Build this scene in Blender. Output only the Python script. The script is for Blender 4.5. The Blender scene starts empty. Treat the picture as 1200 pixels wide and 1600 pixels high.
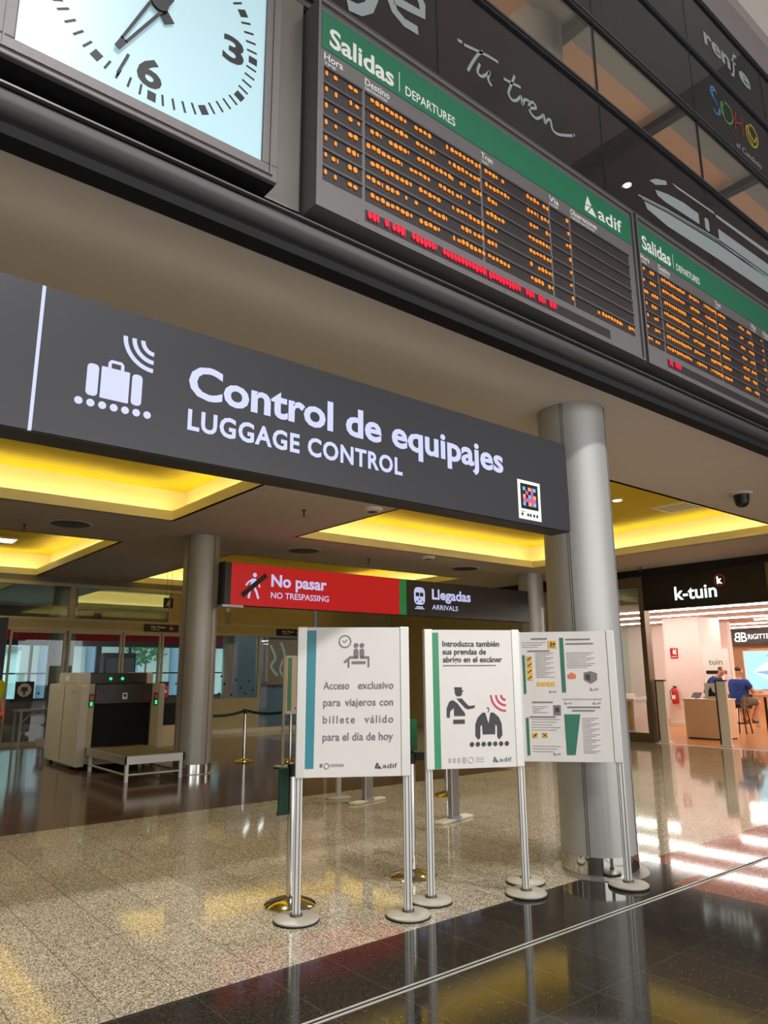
import bpy, bmesh, math, random
from math import pi, sin, cos, radians, tan
from mathutils import Vector, Matrix
random.seed(7)
S = bpy.context.scene
COL = S.collection

# ------------------------------------------------------------------ camera
PITCH, ROLL, TH, FPX = 0.22009, 0.00682, 0.68469, 1127.4
cam_d = bpy.data.cameras.new('camera')
cam_d.sensor_fit = 'VERTICAL'; cam_d.sensor_height = 36.0; cam_d.sensor_width = 27.0
cam_d.lens = FPX / 1600 * 36.0
cam_d.clip_start = 0.05; cam_d.clip_end = 300
cam = bpy.data.objects.new('camera', cam_d); COL.objects.link(cam)
fh = Vector((sin(TH), cos(TH), 0)); rt = Vector((cos(TH), -sin(TH), 0)); zz = Vector((0, 0, 1))
fw = cos(PITCH) * fh + sin(PITCH) * zz; up = -sin(PITCH) * fh + cos(PITCH) * zz
r2 = rt * cos(ROLL) - up * sin(ROLL); u2 = rt * sin(ROLL) + up * cos(ROLL)
m3 = Matrix((r2, u2, -fw)).transposed()
cam.matrix_world = Matrix.Translation((0, 0, 1.55)) @ m3.to_4x4()
S.camera = cam

# ------------------------------------------------------------------ light and exposure
S.view_settings.view_transform = 'Standard'
S.view_settings.look = 'None'
S.view_settings.exposure = 0.0
S.view_settings.gamma = 1.0
S.view_settings.use_curve_mapping = False
S.cycles.max_bounces = 8; S.cycles.diffuse_bounces = 4; S.cycles.glossy_bounces = 4
S.cycles.transparent_max_bounces = 10; S.cycles.transmission_bounces = 6
S.cycles.sample_clamp_indirect = 6.0
S.cycles.caustics_reflective = False; S.cycles.caustics_refractive = False
WORLD_STRENGTH = 2.6
REAR_FILL_W = 1800
ATRIUM_SPOT_W = 4400
HALL_SPOT_W = 240
SHOP_STRIP = 36.0
COVE = 10.0
w = bpy.data.worlds.new('world'); S.world = w; w.use_nodes = True
bg = w.node_tree.nodes['Background']
bg.inputs[0].default_value = (0.72, 0.94, 1.0, 1); bg.inputs[1].default_value = WORLD_STRENGTH


def area_light(name, loc, size, power, color, rot=(0, 0, 0), size_y=None):
    d = bpy.data.lights.new(name, 'AREA'); d.energy = power; d.color = color
    d.size = size
    if size_y: d.shape = 'RECTANGLE'; d.size_y = size_y
    o = bpy.data.objects.new(name, d); o.location = loc; o.rotation_euler = rot; COL.objects.link(o)
    return o


# unseen area light added behind the camera to brighten signs, posters and soffit
area_light('rear_fill_light', (2.0, -13.8, 4.2), 28, REAR_FILL_W, (0.97, 0.98, 1.0), (pi / 2, 0, 0), 6.5)


# spots added below the unseen roof to brighten the floor; angle fits column shadow
for lx in (-6.0, -3.5, -1.0, 1.5, 4.0, 6.5):
    d = bpy.data.lights.new('atrium_spot', 'SPOT'); d.energy = ATRIUM_SPOT_W; d.color = (0.98, 0.98, 1.0); d.spot_size = radians(30); d.spot_blend = 0.6; d.shadow_soft_size = 0.5
    o = bpy.data.objects.new('atrium_spot', d); COL.objects.link(o); o.location = (lx, -8.0, 15.0)
    o.rotation_euler = (radians(36), 0, 0)
area_light('gallery_fill_light', (5.0, 4.3, 5.7), 18, 260, (1.0, 0.86, 0.70), (pi, 0, 0), 1.8)  # added fill behind the boards, facing up to brighten the gallery ceiling


# ------------------------------------------------------------------ materials
def lin(c):
    c = c / 255.0
    return c / 12.92 if c <= 0.04045 else ((c + 0.055) / 1.055) ** 2.4


def rgb(r, g, b): return (lin(r), lin(g), lin(b))


def mat(name, col, rough=0.5, metal=0.0, emit=None, es=0.0, noise=0.06, scale=6.0, bump=0.0, spec=0.5, stretch=None, coat=0.0):
    m = bpy.data.materials.new(name); m.use_nodes = True
    nt = m.node_tree; p = nt.nodes['Principled BSDF']
    p.inputs['Roughness'].default_value = rough; p.inputs['Metallic'].default_value = metal
    p.inputs['Specular IOR Level'].default_value = spec
    p.inputs['Coat Weight'].default_value = coat
    tc = nt.nodes.new('ShaderNodeTexCoord'); mp = nt.nodes.new('ShaderNodeMapping')
    nt.links.new(tc.outputs['Object'], mp.inputs[0])
    if stretch: mp.inputs['Scale'].default_value = stretch
    nz = nt.nodes.new('ShaderNodeTexNoise'); nz.inputs['Scale'].default_value = scale; nz.inputs['Detail'].default_value = 3
    nt.links.new(mp.outputs[0], nz.inputs['Vector'])
    mx = nt.nodes.new('ShaderNodeMix'); mx.data_type = 'RGBA'
    mx.inputs[6].default_value = tuple(c * (1 - noise) for c in col) + (1,)
    mx.inputs[7].default_value = tuple(min(1, c * (1 + noise)) for c in col) + (1,)
    nt.links.new(nz.outputs[0], mx.inputs[0]); nt.links.new(mx.outputs[2], p.inputs['Base Color'])
    if bump:
        b = nt.nodes.new('ShaderNodeBump'); b.inputs['Strength'].default_value = bump; b.inputs['Distance'].default_value = 0.01
        nt.links.new(nz.outputs[0], b.inputs['Height']); nt.links.new(b.outputs[0], p.inputs['Normal'])
    if emit:
        p.inputs['Emission Color'].default_value = tuple(emit) + (1,); p.inputs['Emission Strength'].default_value = es
    return m


def glass(name, tint=(0.9, 0.95, 0.95), opaque=0.0, col=(0.01, 0.01, 0.01), gloss=1.0):
    """thin architectural glass, optionally under a part-opaque film"""
    m = bpy.data.materials.new(name); m.use_nodes = True; nt = m.node_tree; nt.nodes.clear()
    out = nt.nodes.new('ShaderNodeOutputMaterial')
    tr = nt.nodes.new('ShaderNodeBsdfTransparent'); tr.inputs[0].default_value = tuple(tint) + (1,)
    gl = nt.nodes.new('ShaderNodeBsdfGlossy'); gl.inputs['Roughness'].default_value = 0.02; gl.inputs[0].default_value = (gloss, gloss, gloss, 1)
    df = nt.nodes.new('ShaderNodeBsdfDiffuse'); df.inputs[0].default_value = tuple(col) + (1,)
    fr = nt.nodes.new('ShaderNodeFresnel'); ge = nt.nodes.new('ShaderNodeNewGeometry'); mr = nt.nodes.new('ShaderNodeMapRange')
    mr.inputs['To Min'].default_value = 1.45; mr.inputs['To Max'].default_value = 1 / 1.45      # same reflectance on both sides of the pane
    nt.links.new(ge.outputs['Backfacing'], mr.inputs['Value']); nt.links.new(mr.outputs[0], fr.inputs[0])
    m0 = nt.nodes.new('ShaderNodeMixShader'); m0.inputs[0].default_value = opaque
    nt.links.new(tr.outputs[0], m0.inputs[1]); nt.links.new(df.outputs[0], m0.inputs[2])
    m1 = nt.nodes.new('ShaderNodeMixShader')
    nt.links.new(fr.outputs[0], m1.inputs[0]); nt.links.new(m0.outputs[0], m1.inputs[1]); nt.links.new(gl.outputs[0], m1.inputs[2])
    nt.links.new(m1.outputs[0], out.inputs[0])
    return m


def stone(name, c_dark, c_mid, c_light, scale, rough, tx=None, ty=None, x0=0, y0=0, lw=0.004, joint=None, fleck=None, spec=0.5):
    """polished speckled stone slabs with fine joints"""
    m = bpy.data.materials.new(name); m.use_nodes = True; nt = m.node_tree; p = nt.nodes['Principled BSDF']
    N = nt.nodes.new; L = nt.links.new
    g = N('ShaderNodeNewGeometry')
    vo = N('ShaderNodeTexVoronoi'); vo.inputs['Scale'].default_value = scale; L(g.outputs['Position'], vo.inputs['Vector'])
    sep = N('ShaderNodeSeparateColor'); L(vo.outputs['Color'], sep.inputs[0])
    nz = N('ShaderNodeTexNoise'); nz.inputs['Scale'].default_value = scale * 0.45; nz.inputs['Detail'].default_value = 4; L(g.outputs['Position'], nz.inputs['Vector'])
    ad = N('ShaderNodeMath'); ad.operation = 'MULTIPLY_ADD'; ad.inputs[1].default_value = 0.55; L(sep.outputs[0], ad.inputs[0])
    ml = N('ShaderNodeMath'); ml.operation = 'MULTIPLY'; ml.inputs[1].default_value = 0.45; L(nz.outputs[0], ml.inputs[0]); L(ml.outputs[0], ad.inputs[2])
    rp = N('ShaderNodeValToRGB'); e = rp.color_ramp.elements
    e[0].position = 0.18; e[0].color = tuple(c_dark) + (1,); e[1].position = 0.8; e[1].color = tuple(c_light) + (1,)
    k = e.new(0.45); k.color = tuple(c_mid) + (1,)
    if fleck:
        k = e.new(0.86); k.color = tuple(fleck) + (1,)
    L(ad.outputs[0], rp.inputs[0])
    last = rp.outputs[0]
    # slab to slab variation
    if tx:
        sx = N('ShaderNodeSeparateXYZ'); L(g.outputs['Position'], sx.inputs[0])
        def frac(out, o, s):
            a = N('ShaderNodeMath'); a.operation = 'SUBTRACT'; a.inputs[1].default_value = o; L(out, a.inputs[0])
            b = N('ShaderNodeMath'); b.operation = 'DIVIDE'; b.inputs[1].default_value = s; L(a.outputs[0], b.inputs[0])
            c = N('ShaderNodeMath'); c.operation = 'FLOORED_MODULO' if False else 'FRACT'; L(b.outputs[0], c.inputs[0])
            fl = N('ShaderNodeMath'); fl.operation = 'FLOOR'; L(b.outputs[0], fl.inputs[0])
            d = N('ShaderNodeMath'); d.operation = 'LESS_THAN'; d.inputs[1].default_value = lw / s; L(c.outputs[0], d.inputs[0])
            return d.outputs[0], fl.outputs[0]
        ax, ix = frac(sx.outputs[0], x0, tx); ay, iy = frac(sx.outputs[1], y0, ty)
        mxm = N('ShaderNodeMath'); mxm.operation = 'MAXIMUM'; L(ax, mxm.inputs[0]); L(ay, mxm.inputs[1])
        cb = N('ShaderNodeCombineXYZ'); L(ix, cb.inputs[0]); L(iy, cb.inputs[1])
        wn = N('ShaderNodeTexWhiteNoise'); L(cb.outputs[0], wn.inputs[0])
        va = N('ShaderNodeMath'); va.operation = 'MULTIPLY_ADD'; va.inputs[1].default_value = 0.16; va.inputs[2].default_value = 0.92; L(wn.outputs[0], va.inputs[0])
        hs = N('ShaderNodeHueSaturation'); L(va.outputs[0], hs.inputs['Value']); L(last, hs.inputs['Color']); last = hs.outputs[0]
        mj = N('ShaderNodeMix'); mj.data_type = 'RGBA'; L(mxm.outputs[0], mj.inputs[0]); L(last, mj.inputs[6])
        mj.inputs[7].default_value = tuple(joint or c_dark) + (1,); last = mj.outputs[2]
    L(last, p.inputs['Base Color']); p.inputs['Roughness'].default_value = rough; p.inputs['Specular IOR Level'].default_value = spec
    n2 = N('ShaderNodeTexNoise'); n2.inputs['Scale'].default_value = 3.0; L(g.outputs['Position'], n2.inputs['Vector'])
    b = N('ShaderNodeBump'); b.inputs['Strength'].default_value = 0.012; b.inputs['Distance'].default_value = 0.02
    L(n2.outputs[0], b.inputs['Height']); L(b.outputs[0], p.inputs['Normal'])
    return m


M = {}
M['granite'] = stone('beige_granite', rgb(52, 47, 42), rgb(140, 128, 106), rgb(218, 206, 182), 165, 0.06, 0.39, 0.55, 1.41, 3.71, 0.004, rgb(88, 78, 66), spec=0.4)
M['black_stone'] = stone('black_granite', rgb(30, 27, 24), rgb(44, 41, 36), rgb(64, 59, 51), 150, 0.08, 0.39, 0.62, 1.40, 3.07, 0.004, rgb(78, 71, 62), rgb(124, 108, 74), spec=0.22)
M['pink_stone'] = stone('pink_granite', rgb(104, 66, 56), rgb(138, 92, 79), rgb(162, 116, 102), 120, 0.05, 0.8, 0.62, 5.84, 3.07, 0.006, rgb(90, 56, 46), spec=0.35)
M['bounce_stone'] = stone('pale_bounce_floor', rgb(150, 145, 138), rgb(206, 202, 196), rgb(232, 229, 224), 120, 0.2, 0.8, 0.8, 0, 0, 0.005, rgb(120, 116, 110))  # for the unseen atrium floor, made pale to bounce light onto the soffit
M['brown_slab'] = stone('brown_granite_slab', rgb(56, 40, 30), rgb(92, 70, 54), rgb(120, 94, 74), 110, 0.12, 0.8, 0.8, 0, 8.95, 0.006, rgb(52, 38, 30), spec=0.3)
M['brown_stone'] = stone('brown_granite', rgb(50, 36, 28), rgb(84, 62, 48), rgb(110, 84, 66), 110, 0.12, 1.6, 0.085, 0, 8.36, 0.012, rgb(34, 24, 18), spec=0.3)
M['wood_floor'] = mat('orange_wood_floor', rgb(206, 138, 74), 0.25, noise=0.12, scale=5, stretch=(1, 6, 1))
M['ceiling'] = mat('ceiling_paint', rgb(213, 204, 192), 0.75, noise=0.03)
M['coffer_top'] = mat('coffer_yellow_paint', rgb(226, 200, 22), 0.7, noise=0.03)
M['coffer_side'] = mat('coffer_cream_paint', rgb(246, 236, 186), 0.7, noise=0.03)
M['cove'] = mat('cove_tube', (1, 0.9, 0.6), 0.4, emit=(1.0, 0.93, 0.68), es=COVE, noise=0)
M['cove_dim'] = mat('dim_cove_tube', (1, 0.9, 0.7), 0.4, emit=(1.0, 0.90, 0.68), es=4.0, noise=0)
M['steel'] = mat('brushed_steel', rgb(178, 178, 176), 0.36, 0.85, noise=0.05, scale=20, stretch=(1, 1, 0.15))
M['col_steel'] = mat('column_metal_panel', rgb(178, 177, 172), 0.45, 0.4, noise=0.04, scale=9, stretch=(1, 1, 0.1))
M['chrome'] = mat('chrome', rgb(214, 212, 206), 0.08, 1.0, noise=0.02)
M['alu'] = mat('anodised_aluminium', rgb(208, 206, 198), 0.4, 0.55, noise=0.04, scale=12, stretch=(1, 1, 0.1))
M['alu_dark'] = mat('aluminium_groove', rgb(96, 94, 90), 0.5, 0.6, noise=0.03)
M['disc'] = mat('grey_base_paint', rgb(170, 164, 150), 0.45, 0.2, noise=0.04)
M['rubber'] = mat('black_rubber', rgb(20, 20, 20), 0.7, noise=0.1)
M['black'] = mat('black_satin', rgb(18, 18, 20), 0.4, noise=0.08)
M['black_gap'] = mat('black_matt', rgb(10, 10, 12), 0.85, noise=0.1)
M['fascia_grey'] = mat('dark_grey_metal', rgb(96, 93, 93), 0.42, 0.4, noise=0.05)
M['board_grey'] = mat('board_grey_metal', rgb(118, 114, 114), 0.45, 0.25, noise=0.05)
M['frame_grey'] = mat('clock_frame_grey', rgb(112, 106, 104), 0.5, 0.2, noise=0.15, scale=30)
M['steel_panel'] = mat('facade_steel_panel', rgb(150, 146, 140), 0.3, 0.8, noise=0.15, scale=3)
M['green'] = mat('board_green', rgb(34, 118, 84), 0.4, noise=0.06)
M['white'] = mat('white_print', rgb(238, 238, 232), 0.5, noise=0.02)
M['black_film'] = glass('black_window_film', (0.72, 0.72, 0.72), 0.8, rgb(40, 39, 41))
M['clear_glass'] = glass('upper_floor_glass', (0.8, 0.82, 0.8))
M['film_grey'] = mat('grey_vinyl', rgb(170, 182, 182), 0.5, noise=0.03)
M['led'] = mat('orange_led', (0.1, 0.03, 0), 0.5, emit=(1.0, 0.29, 0.02), es=1.05, noise=0)
M['led_red'] = mat('red_led', (0.1, 0, 0), 0.5, emit=(0.9, 0.005, 0.045), es=0.9, noise=0)
M['led_back'] = mat('led_matrix_black', rgb(52, 46, 46), 0.45, noise=0.1, scale=60)
M['clock_face'] = mat('clock_opal_glass', rgb(150, 180, 186), 0.3, emit=(0.60, 0.86, 0.94), es=0.42, noise=0.02)
M['ink'] = mat('black_ink', rgb(14, 14, 16), 0.5, noise=0.02)
M['ink_brown'] = mat('faded_ink', rgb(128, 118, 112), 0.5, noise=0.02)
M['sign_grey'] = mat('sign_charcoal', rgb(52, 52, 55), 0.35, noise=0.04)
M['sign_black'] = mat('sign_black_edge', rgb(26, 22, 18), 0.5, noise=0.05)
M['sign_lit'] = mat('sign_lit_white', rgb(120, 122, 140), 0.4, emit=(0.57, 0.61, 0.97), es=0.8, noise=0)
M['sign_red'] = mat('sign_lit_red', rgb(164, 12, 18), 0.35, emit=(0.55, 0.006, 0.012), es=0.55, noise=0.03)
M['sign_green'] = mat('sign_lit_green', rgb(20, 100, 50), 0.4, emit=(0.01, 0.22, 0.06), es=0.5, noise=0.03)
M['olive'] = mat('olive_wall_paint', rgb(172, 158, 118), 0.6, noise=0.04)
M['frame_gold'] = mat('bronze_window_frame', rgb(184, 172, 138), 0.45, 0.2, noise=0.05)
M['win_glass'] = glass('door_glass', (0.86, 0.93, 0.93))
M['paper'] = mat('poster_paper', rgb(216, 210, 202), 0.28, noise=0.03, scale=4, bump=0.25)
M['teal'] = mat('poster_teal', rgb(48, 130, 140), 0.35, noise=0.08)
M['pgreen'] = mat('poster_green', rgb(40, 138, 92), 0.3, noise=0.12, scale=10)
M['dkgreen'] = mat('poster_dark_green', rgb(44, 110, 88), 0.35, noise=0.08)
M['pgrey'] = mat('poster_grey', rgb(122, 114, 112), 0.5, noise=0.03)
M['pdark'] = mat('poster_charcoal', rgb(58, 55, 58), 0.5, noise=0.03)
M['pred'] = mat('poster_red', rgb(196, 58, 76), 0.5, noise=0.03)
M['pyellow'] = mat('poster_yellow', rgb(226, 172, 62), 0.5, noise=0.1)
M['porange'] = mat('poster_orange', rgb(222, 110, 70), 0.5, noise=0.1)
M['plight'] = mat('poster_text_grey', rgb(176, 170, 168), 0.5, noise=0.05)
M['cream_panel'] = mat('machine_cream', rgb(206, 200, 178), 0.4, noise=0.03)
M['tan_panel'] = mat('machine_tan', rgb(186, 172, 132), 0.45, noise=0.03)
M['bed_tan'] = mat('roller_bed_tan', rgb(128, 116, 84), 0.45, noise=0.08, scale=8, stretch=(1, 12, 1))
M['machine_dark'] = mat('machine_dark_grey', rgb(58, 54, 50), 0.45, noise=0.05)
M['lamp_green'] = mat('green_lamp', (0, 0.2, 0.05), 0.4, emit=(0.03, 0.8, 0.25), es=1.1, noise=0)
M['lamp_red'] = mat('red_lamp', (0.2, 0.02, 0.02), 0.4, emit=(0.6, 0.03, 0.03), es=0.3, noise=0)
M['belt'] = mat('dark_green_belt', rgb(24, 66, 50), 0.7, noise=0.08)
M['bgreen'] = mat('bright_green_plastic', rgb(22, 92, 48), 0.5, noise=0.08)
M['lamp_white'] = mat('white_lamp', (1, 1, 1), 0.4, emit=(1, 0.96, 0.9), es=6.0, noise=0)
M['strip'] = mat('shop_led_strip', (1, 1, 1), 0.4, emit=(1, 0.9, 0.84), es=SHOP_STRIP, noise=0)
M['shop_white'] = mat('shop_pink_white', rgb(244, 226, 219), 0.6, noise=0.02)
M['shop_ceiling'] = mat('shop_ceiling_grey', rgb(196, 184, 180), 0.6, noise=0.02)
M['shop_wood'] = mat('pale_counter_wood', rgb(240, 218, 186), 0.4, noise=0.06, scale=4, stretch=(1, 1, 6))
M['tan_wood'] = mat('tan_table_wood', rgb(214, 160, 112), 0.4, noise=0.08, scale=4, stretch=(1, 8, 1))
M['shop_glass_wall'] = mat('pale_green_panel', rgb(196, 214, 204), 0.3, noise=0.06)
M['bronze'] = mat('bronze_post', rgb(120, 104, 84), 0.4, 0.5, noise=0.06)
M['gate'] = mat('gate_beige', rgb(244, 236, 220), 0.45, noise=0.04)
M['red'] = mat('red_gloss', rgb(196, 28, 34), 0.3, noise=0.05)
M['red_fascia'] = mat('red_fascia', rgb(150, 14, 30), 0.4, emit=(0.35, 0.005, 0.02), es=0.1, noise=0.05)
M['skyscreen'] = mat('blue_screen', (0.2, 0.5, 0.7), 0.3, emit=(0.42, 0.78, 0.92), es=0.85, noise=0.03)
M['screen_mid'] = mat('blue_screen_mid', (0.1, 0.3, 0.6), 0.3, emit=(0.25, 0.5, 0.8), es=0.8, noise=0.05)
M['screen_pale'] = mat('blue_screen_pale', (0.6, 0.8, 0.9), 0.3, emit=(0.62, 0.82, 0.95), es=0.9, noise=0.05)
M['concrete'] = mat('blue_grey_concrete', rgb(128, 138, 156), 0.6, noise=0.08)
M['darkmull'] = mat('dark_mullion', rgb(36, 42, 52), 0.4, noise=0.05)
M['dusty'] = mat('dusty_pink_wall', rgb(160, 120, 116), 0.5, noise=0.08)
M['brown_wall'] = mat('warm_brown_wall', rgb(184, 132, 96), 0.5, noise=0.08, scale=3, stretch=(1, 8, 1))
M['greyceil'] = mat('upper_grey_paint', rgb(124, 118, 112), 0.6, noise=0.04)
M['shirt'] = mat('blue_cotton', rgb(38, 72, 150), 0.85, noise=0.1)
M['shorts'] = mat('grey_cotton', rgb(120, 112, 98), 0.85, noise=0.1)
M['skin'] = mat('skin', rgb(216, 160, 132), 0.55, noise=0.05)
M['hair'] = mat('brown_hair', rgb(92, 68, 52), 0.7, noise=0.2, scale=40)
M['hivis'] = mat('hi_vis_yellow', rgb(200, 214, 40), 0.7, noise=0.06)
M['navy'] = mat('dark_navy_cloth', rgb(26, 28, 34), 0.8, noise=0.1)
M['orange'] = mat('hi_vis_orange', rgb(224, 90, 30), 0.7, noise=0.06)
M['blue'] = mat('vinyl_blue', rgb(84, 140, 190), 0.5, noise=0.04)
M['vgreen'] = mat('vinyl_green', rgb(90, 156, 80), 0.5, noise=0.04)
M['vred'] = mat('vinyl_red', rgb(178, 52, 48), 0.5, noise=0.04)
M['vyellow'] = mat('vinyl_yellow', rgb(196, 176, 60), 0.5, noise=0.04)
M['tile_cyan'] = mat('print_cyan', rgb(96, 186, 216), 0.5, noise=0.04)
M['tile_magenta'] = mat('print_magenta', rgb(196, 90, 160), 0.5, noise=0.04)
M['white_wall'] = mat('white_wall_paint', rgb(214, 206, 196), 0.7, noise=0.03)
M['lilac_wall'] = mat('grey_lilac_paint', rgb(146, 136, 136), 0.7, noise=0.03)
M['outside_wall'] = mat('outside_pale_wall', rgb(196, 208, 206), 0.7, noise=0.2, scale=1.5)
M['outside_ground'] = mat('outside_paving', rgb(178, 184, 180), 0.8, noise=0.1)
M['leaf'] = mat('green_leaf', rgb(60, 110, 50), 0.6, noise=0.2)


# ------------------------------------------------------------------ mesh building
class MB:
    """collects vertices and faces (material index per face) for ONE mesh object"""
    def __init__(s): s.v = []; s.f = []; s.m = []; s.k = 0

    def add(s, vs, fs):
        n = len(s.v); s.v += [tuple(p) for p in vs]
        for f in fs: s.f.append(tuple(i + n for i in f)); s.m.append(s.k)
        return s

    def box(s, x0, x1, y0, y1, z0, z1):
        x0, x1 = min(x0, x1), max(x0, x1); y0, y1 = min(y0, y1), max(y0, y1); z0, z1 = min(z0, z1), max(z0, z1)
        return s.add([(x0, y0, z0), (x1, y0, z0), (x1, y1, z0), (x0, y1, z0), (x0, y0, z1), (x1, y0, z1), (x1, y1, z1), (x0, y1, z1)],
                     [(0, 3, 2, 1), (4, 5, 6, 7), (0, 1, 5, 4), (1, 2, 6, 5), (2, 3, 7, 6), (3, 0, 4, 7)])

    def lathe(s, prof, cx=0, cy=0, n=32, z=0.0):
        """profile of (radius, height) from bottom to top, closed at both ends"""
        vs = []; fs = []
        for r, h in prof:
            for i in range(n): a = 2 * pi * i / n; vs.append((cx + r * cos(a), cy + r * sin(a), z + h))
        for j in range(len(prof) - 1):
            for i in range(n):
                k = (i + 1) % n; fs.append((j * n + i, j * n + k, (j + 1) * n + k, (j + 1) * n + i))
        fs.append(tuple(range(n - 1, -1, -1))); fs.append(tuple((len(prof) - 1) * n + i for i in range(n)))
        return s.add(vs, fs)

    def cyl(s, cx, cy, r, z0, z1, n=32): return s.lathe([(r, z0), (r, z1)], cx, cy, n)

    def rod(s, a, b, r, n=10, r1=None):
        a = Vector(a); b = Vector(b); d = (b - a).normalized(); q = Vector((0, 0, 1)) if abs(d.z) < 0.9 else Vector((1, 0, 0))
        e1 = d.cross(q).normalized(); e2 = d.cross(e1); vs = []
        for p, rr in ((a, r), (b, r1 or r)):
            for i in range(n): t = 2 * pi * i / n; vs.append(p + e1 * rr * cos(t) + e2 * rr * sin(t))
        fs = [(i, (i + 1) % n, n + (i + 1) % n, n + i) for i in range(n)] + [tuple(range(n - 1, -1, -1)), tuple(range(n, 2 * n))]
        return s.add(vs, fs)

    def poly(s, pts, y, d=0.002, yb=None):
        """flat shape in the local xz plane facing -y, at depth y, thickness d (forward)"""
        n = len(pts)
        area = sum(pts[i][0] * pts[(i + 1) % n][1] - pts[(i + 1) % n][0] * pts[i][1] for i in range(n))
        if area < 0: pts = list(reversed(pts))
        vs = [(u, y - d, v) for u, v in pts] + [(u, y, v) for u, v in pts]
        fs = [tuple(range(n)), tuple(range(2 * n - 1, n - 1, -1))] + [(i, n + i, n + (i + 1) % n, (i + 1) % n) for i in range(n)]
        return s.add(vs, fs)

    def rect(s, u0, u1, v0, v1, y, d=0.002): return s.poly([(u0, v0), (u1, v0), (u1, v1), (u0, v1)], y, d)

    def disc(s, u, v, r, y, d=0.002, n=24, rv=None):
        rv = rv or r
        return s.poly([(u + r * cos(2 * pi * i / n), v + rv * sin(2 * pi * i / n)) for i in range(n)], y, d)

    def stroke(s, pts, wd, y, d=0.002):
        """broad pen line through points in the xz plane"""
        P = [Vector((a, b)) for a, b in pts]; Lp = []; Rp = []
        for i, p in enumerate(P):
            t = (P[min(i + 1, len(P) - 1)] - P[max(i - 1, 0)]); t = t.normalized() if t.length > 1e-9 else Vector((1, 0))
            nrm = Vector((-t.y, t.x)) * wd / 2; Lp.append(p + nrm); Rp.append(p - nrm)
        n = len(P); vs = []
        for yy in (y - d, y):
            vs += [(q.x, yy, q.y) for q in Lp] + [(q.x, yy, q.y) for q in Rp]
        fs = []
        for i in range(n - 1):
            fs += [(n + i, n + i + 1, i + 1, i), (2 * n + i, 2 * n + i + 1, 3 * n + i + 1, 3 * n + i),
                   (i, i + 1, 2 * n + i + 1, 2 * n + i), (n + i + 1, n + i, 3 * n + i, 3 * n + i + 1)]
        fs += [(0, 2 * n, 3 * n, n), (n - 1, 2 * n - 1, 4 * n - 1, 3 * n - 1)]
        return s.add(vs, fs)

    def ring(s, u, v, r0, r1, y, d=0.002, n=32, a0=0, a1=2 * pi):
        rm = (r0 + r1) / 2
        return s.stroke([(u + rm * cos(a0 + (a1 - a0) * i / n), v + rm * sin(a0 + (a1 - a0) * i / n)) for i in range(n + 1)], r1 - r0, y, d)

    def extrude_x(s, prof, x0, x1):
        """profile of (y, z), closed, swept along x"""
        n = len(prof)
        vs = [(x0, a, b) for a, b in prof] + [(x1, a, b) for a, b in prof]
        fs = [(i, (i + 1) % n, n + (i + 1) % n, n + i) for i in range(n)] + [tuple(range(n - 1, -1, -1)), tuple(range(n, 2 * n))]
        return s.add(vs, fs)


ROOT = {}


def build(name, mb, m, parent=None, bevel=0.0, smooth=False, world=True):
    """links what mb collected as one mesh object; coordinates are the world's when world is set, else the thing's own"""
    me = bpy.data.meshes.new(name)
    off = ROOT.get(parent, Vector((0, 0, 0))) if (parent is not None and world) else Vector((0, 0, 0))
    me.from_pydata([(a - off.x, b - off.y, c - off.z) for a, b, c in mb.v], [], mb.f)
    ms = m if isinstance(m, (list, tuple)) else [m]
    for k in ms: me.materials.append(M[k] if isinstance(k, str) else k)
    if len(ms) > 1: me.polygons.foreach_set('material_index', mb.m)
    bm = bmesh.new(); bm.from_mesh(me); bmesh.ops.recalc_face_normals(bm, faces=bm.faces); bm.to_mesh(me); bm.free()
    if smooth:
        me.polygons.foreach_set('use_smooth', [True] * len(me.polygons)); me.set_sharp_from_angle(angle=radians(40))
    me.update()
    o = bpy.data.objects.new(name, me); COL.objects.link(o)
    if parent is not None:
        o.parent = parent; ROOT[o] = ROOT.get(parent, Vector((0, 0, 0)))
    if bevel:
        b = o.modifiers.new('bevel', 'BEVEL'); b.width = bevel; b.segments = 2; b.limit_method = 'ANGLE'
    return o


def thing(name, label, cat, loc=(0, 0, 0), rotz=0.0, group=None, kind=None):
    o = bpy.data.objects.new(name, None); COL.objects.link(o); o.empty_display_size = 0.1
    o.location = loc; o.rotation_euler = (0, 0, rotz); o['label'] = label; o['category'] = cat
    if group: o['group'] = group
    if kind: o['kind'] = kind
    ROOT[o] = Vector(loc) if not rotz else Vector((0, 0, 0))
    return o


def tag(o, label, cat, group=None, kind=None):
    o['label'] = label; o['category'] = cat
    if group: o['group'] = group
    if kind: o['kind'] = kind
    return o


def struct(name, mb, m, parent=None, **k):
    o = build(name, mb, m, parent, **k)
    if parent is None: o['kind'] = 'structure'
    return o


_cap = {}


def font_mesh(body, bold=0.0, shear=0.0, space=1.0):
    c = bpy.data.curves.new('lettering', 'FONT'); c.body = body; c.size = 1.0; c.offset = bold; c.shear = shear; c.space_character = space
    c.resolution_u = 3
    o = bpy.data.objects.new('lettering', c); COL.objects.link(o)
    dg = bpy.context.evaluated_depsgraph_get(); me = bpy.data.meshes.new_from_object(o.evaluated_get(dg))
    bpy.data.objects.remove(o); bpy.data.curves.remove(c)
    return me


def cap_height():
    if 'h' not in _cap:
        me = font_mesh('H'); _cap['h'] = max(v.co.y for v in me.vertices); bpy.data.meshes.remove(me)
    return _cap['h']


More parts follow.
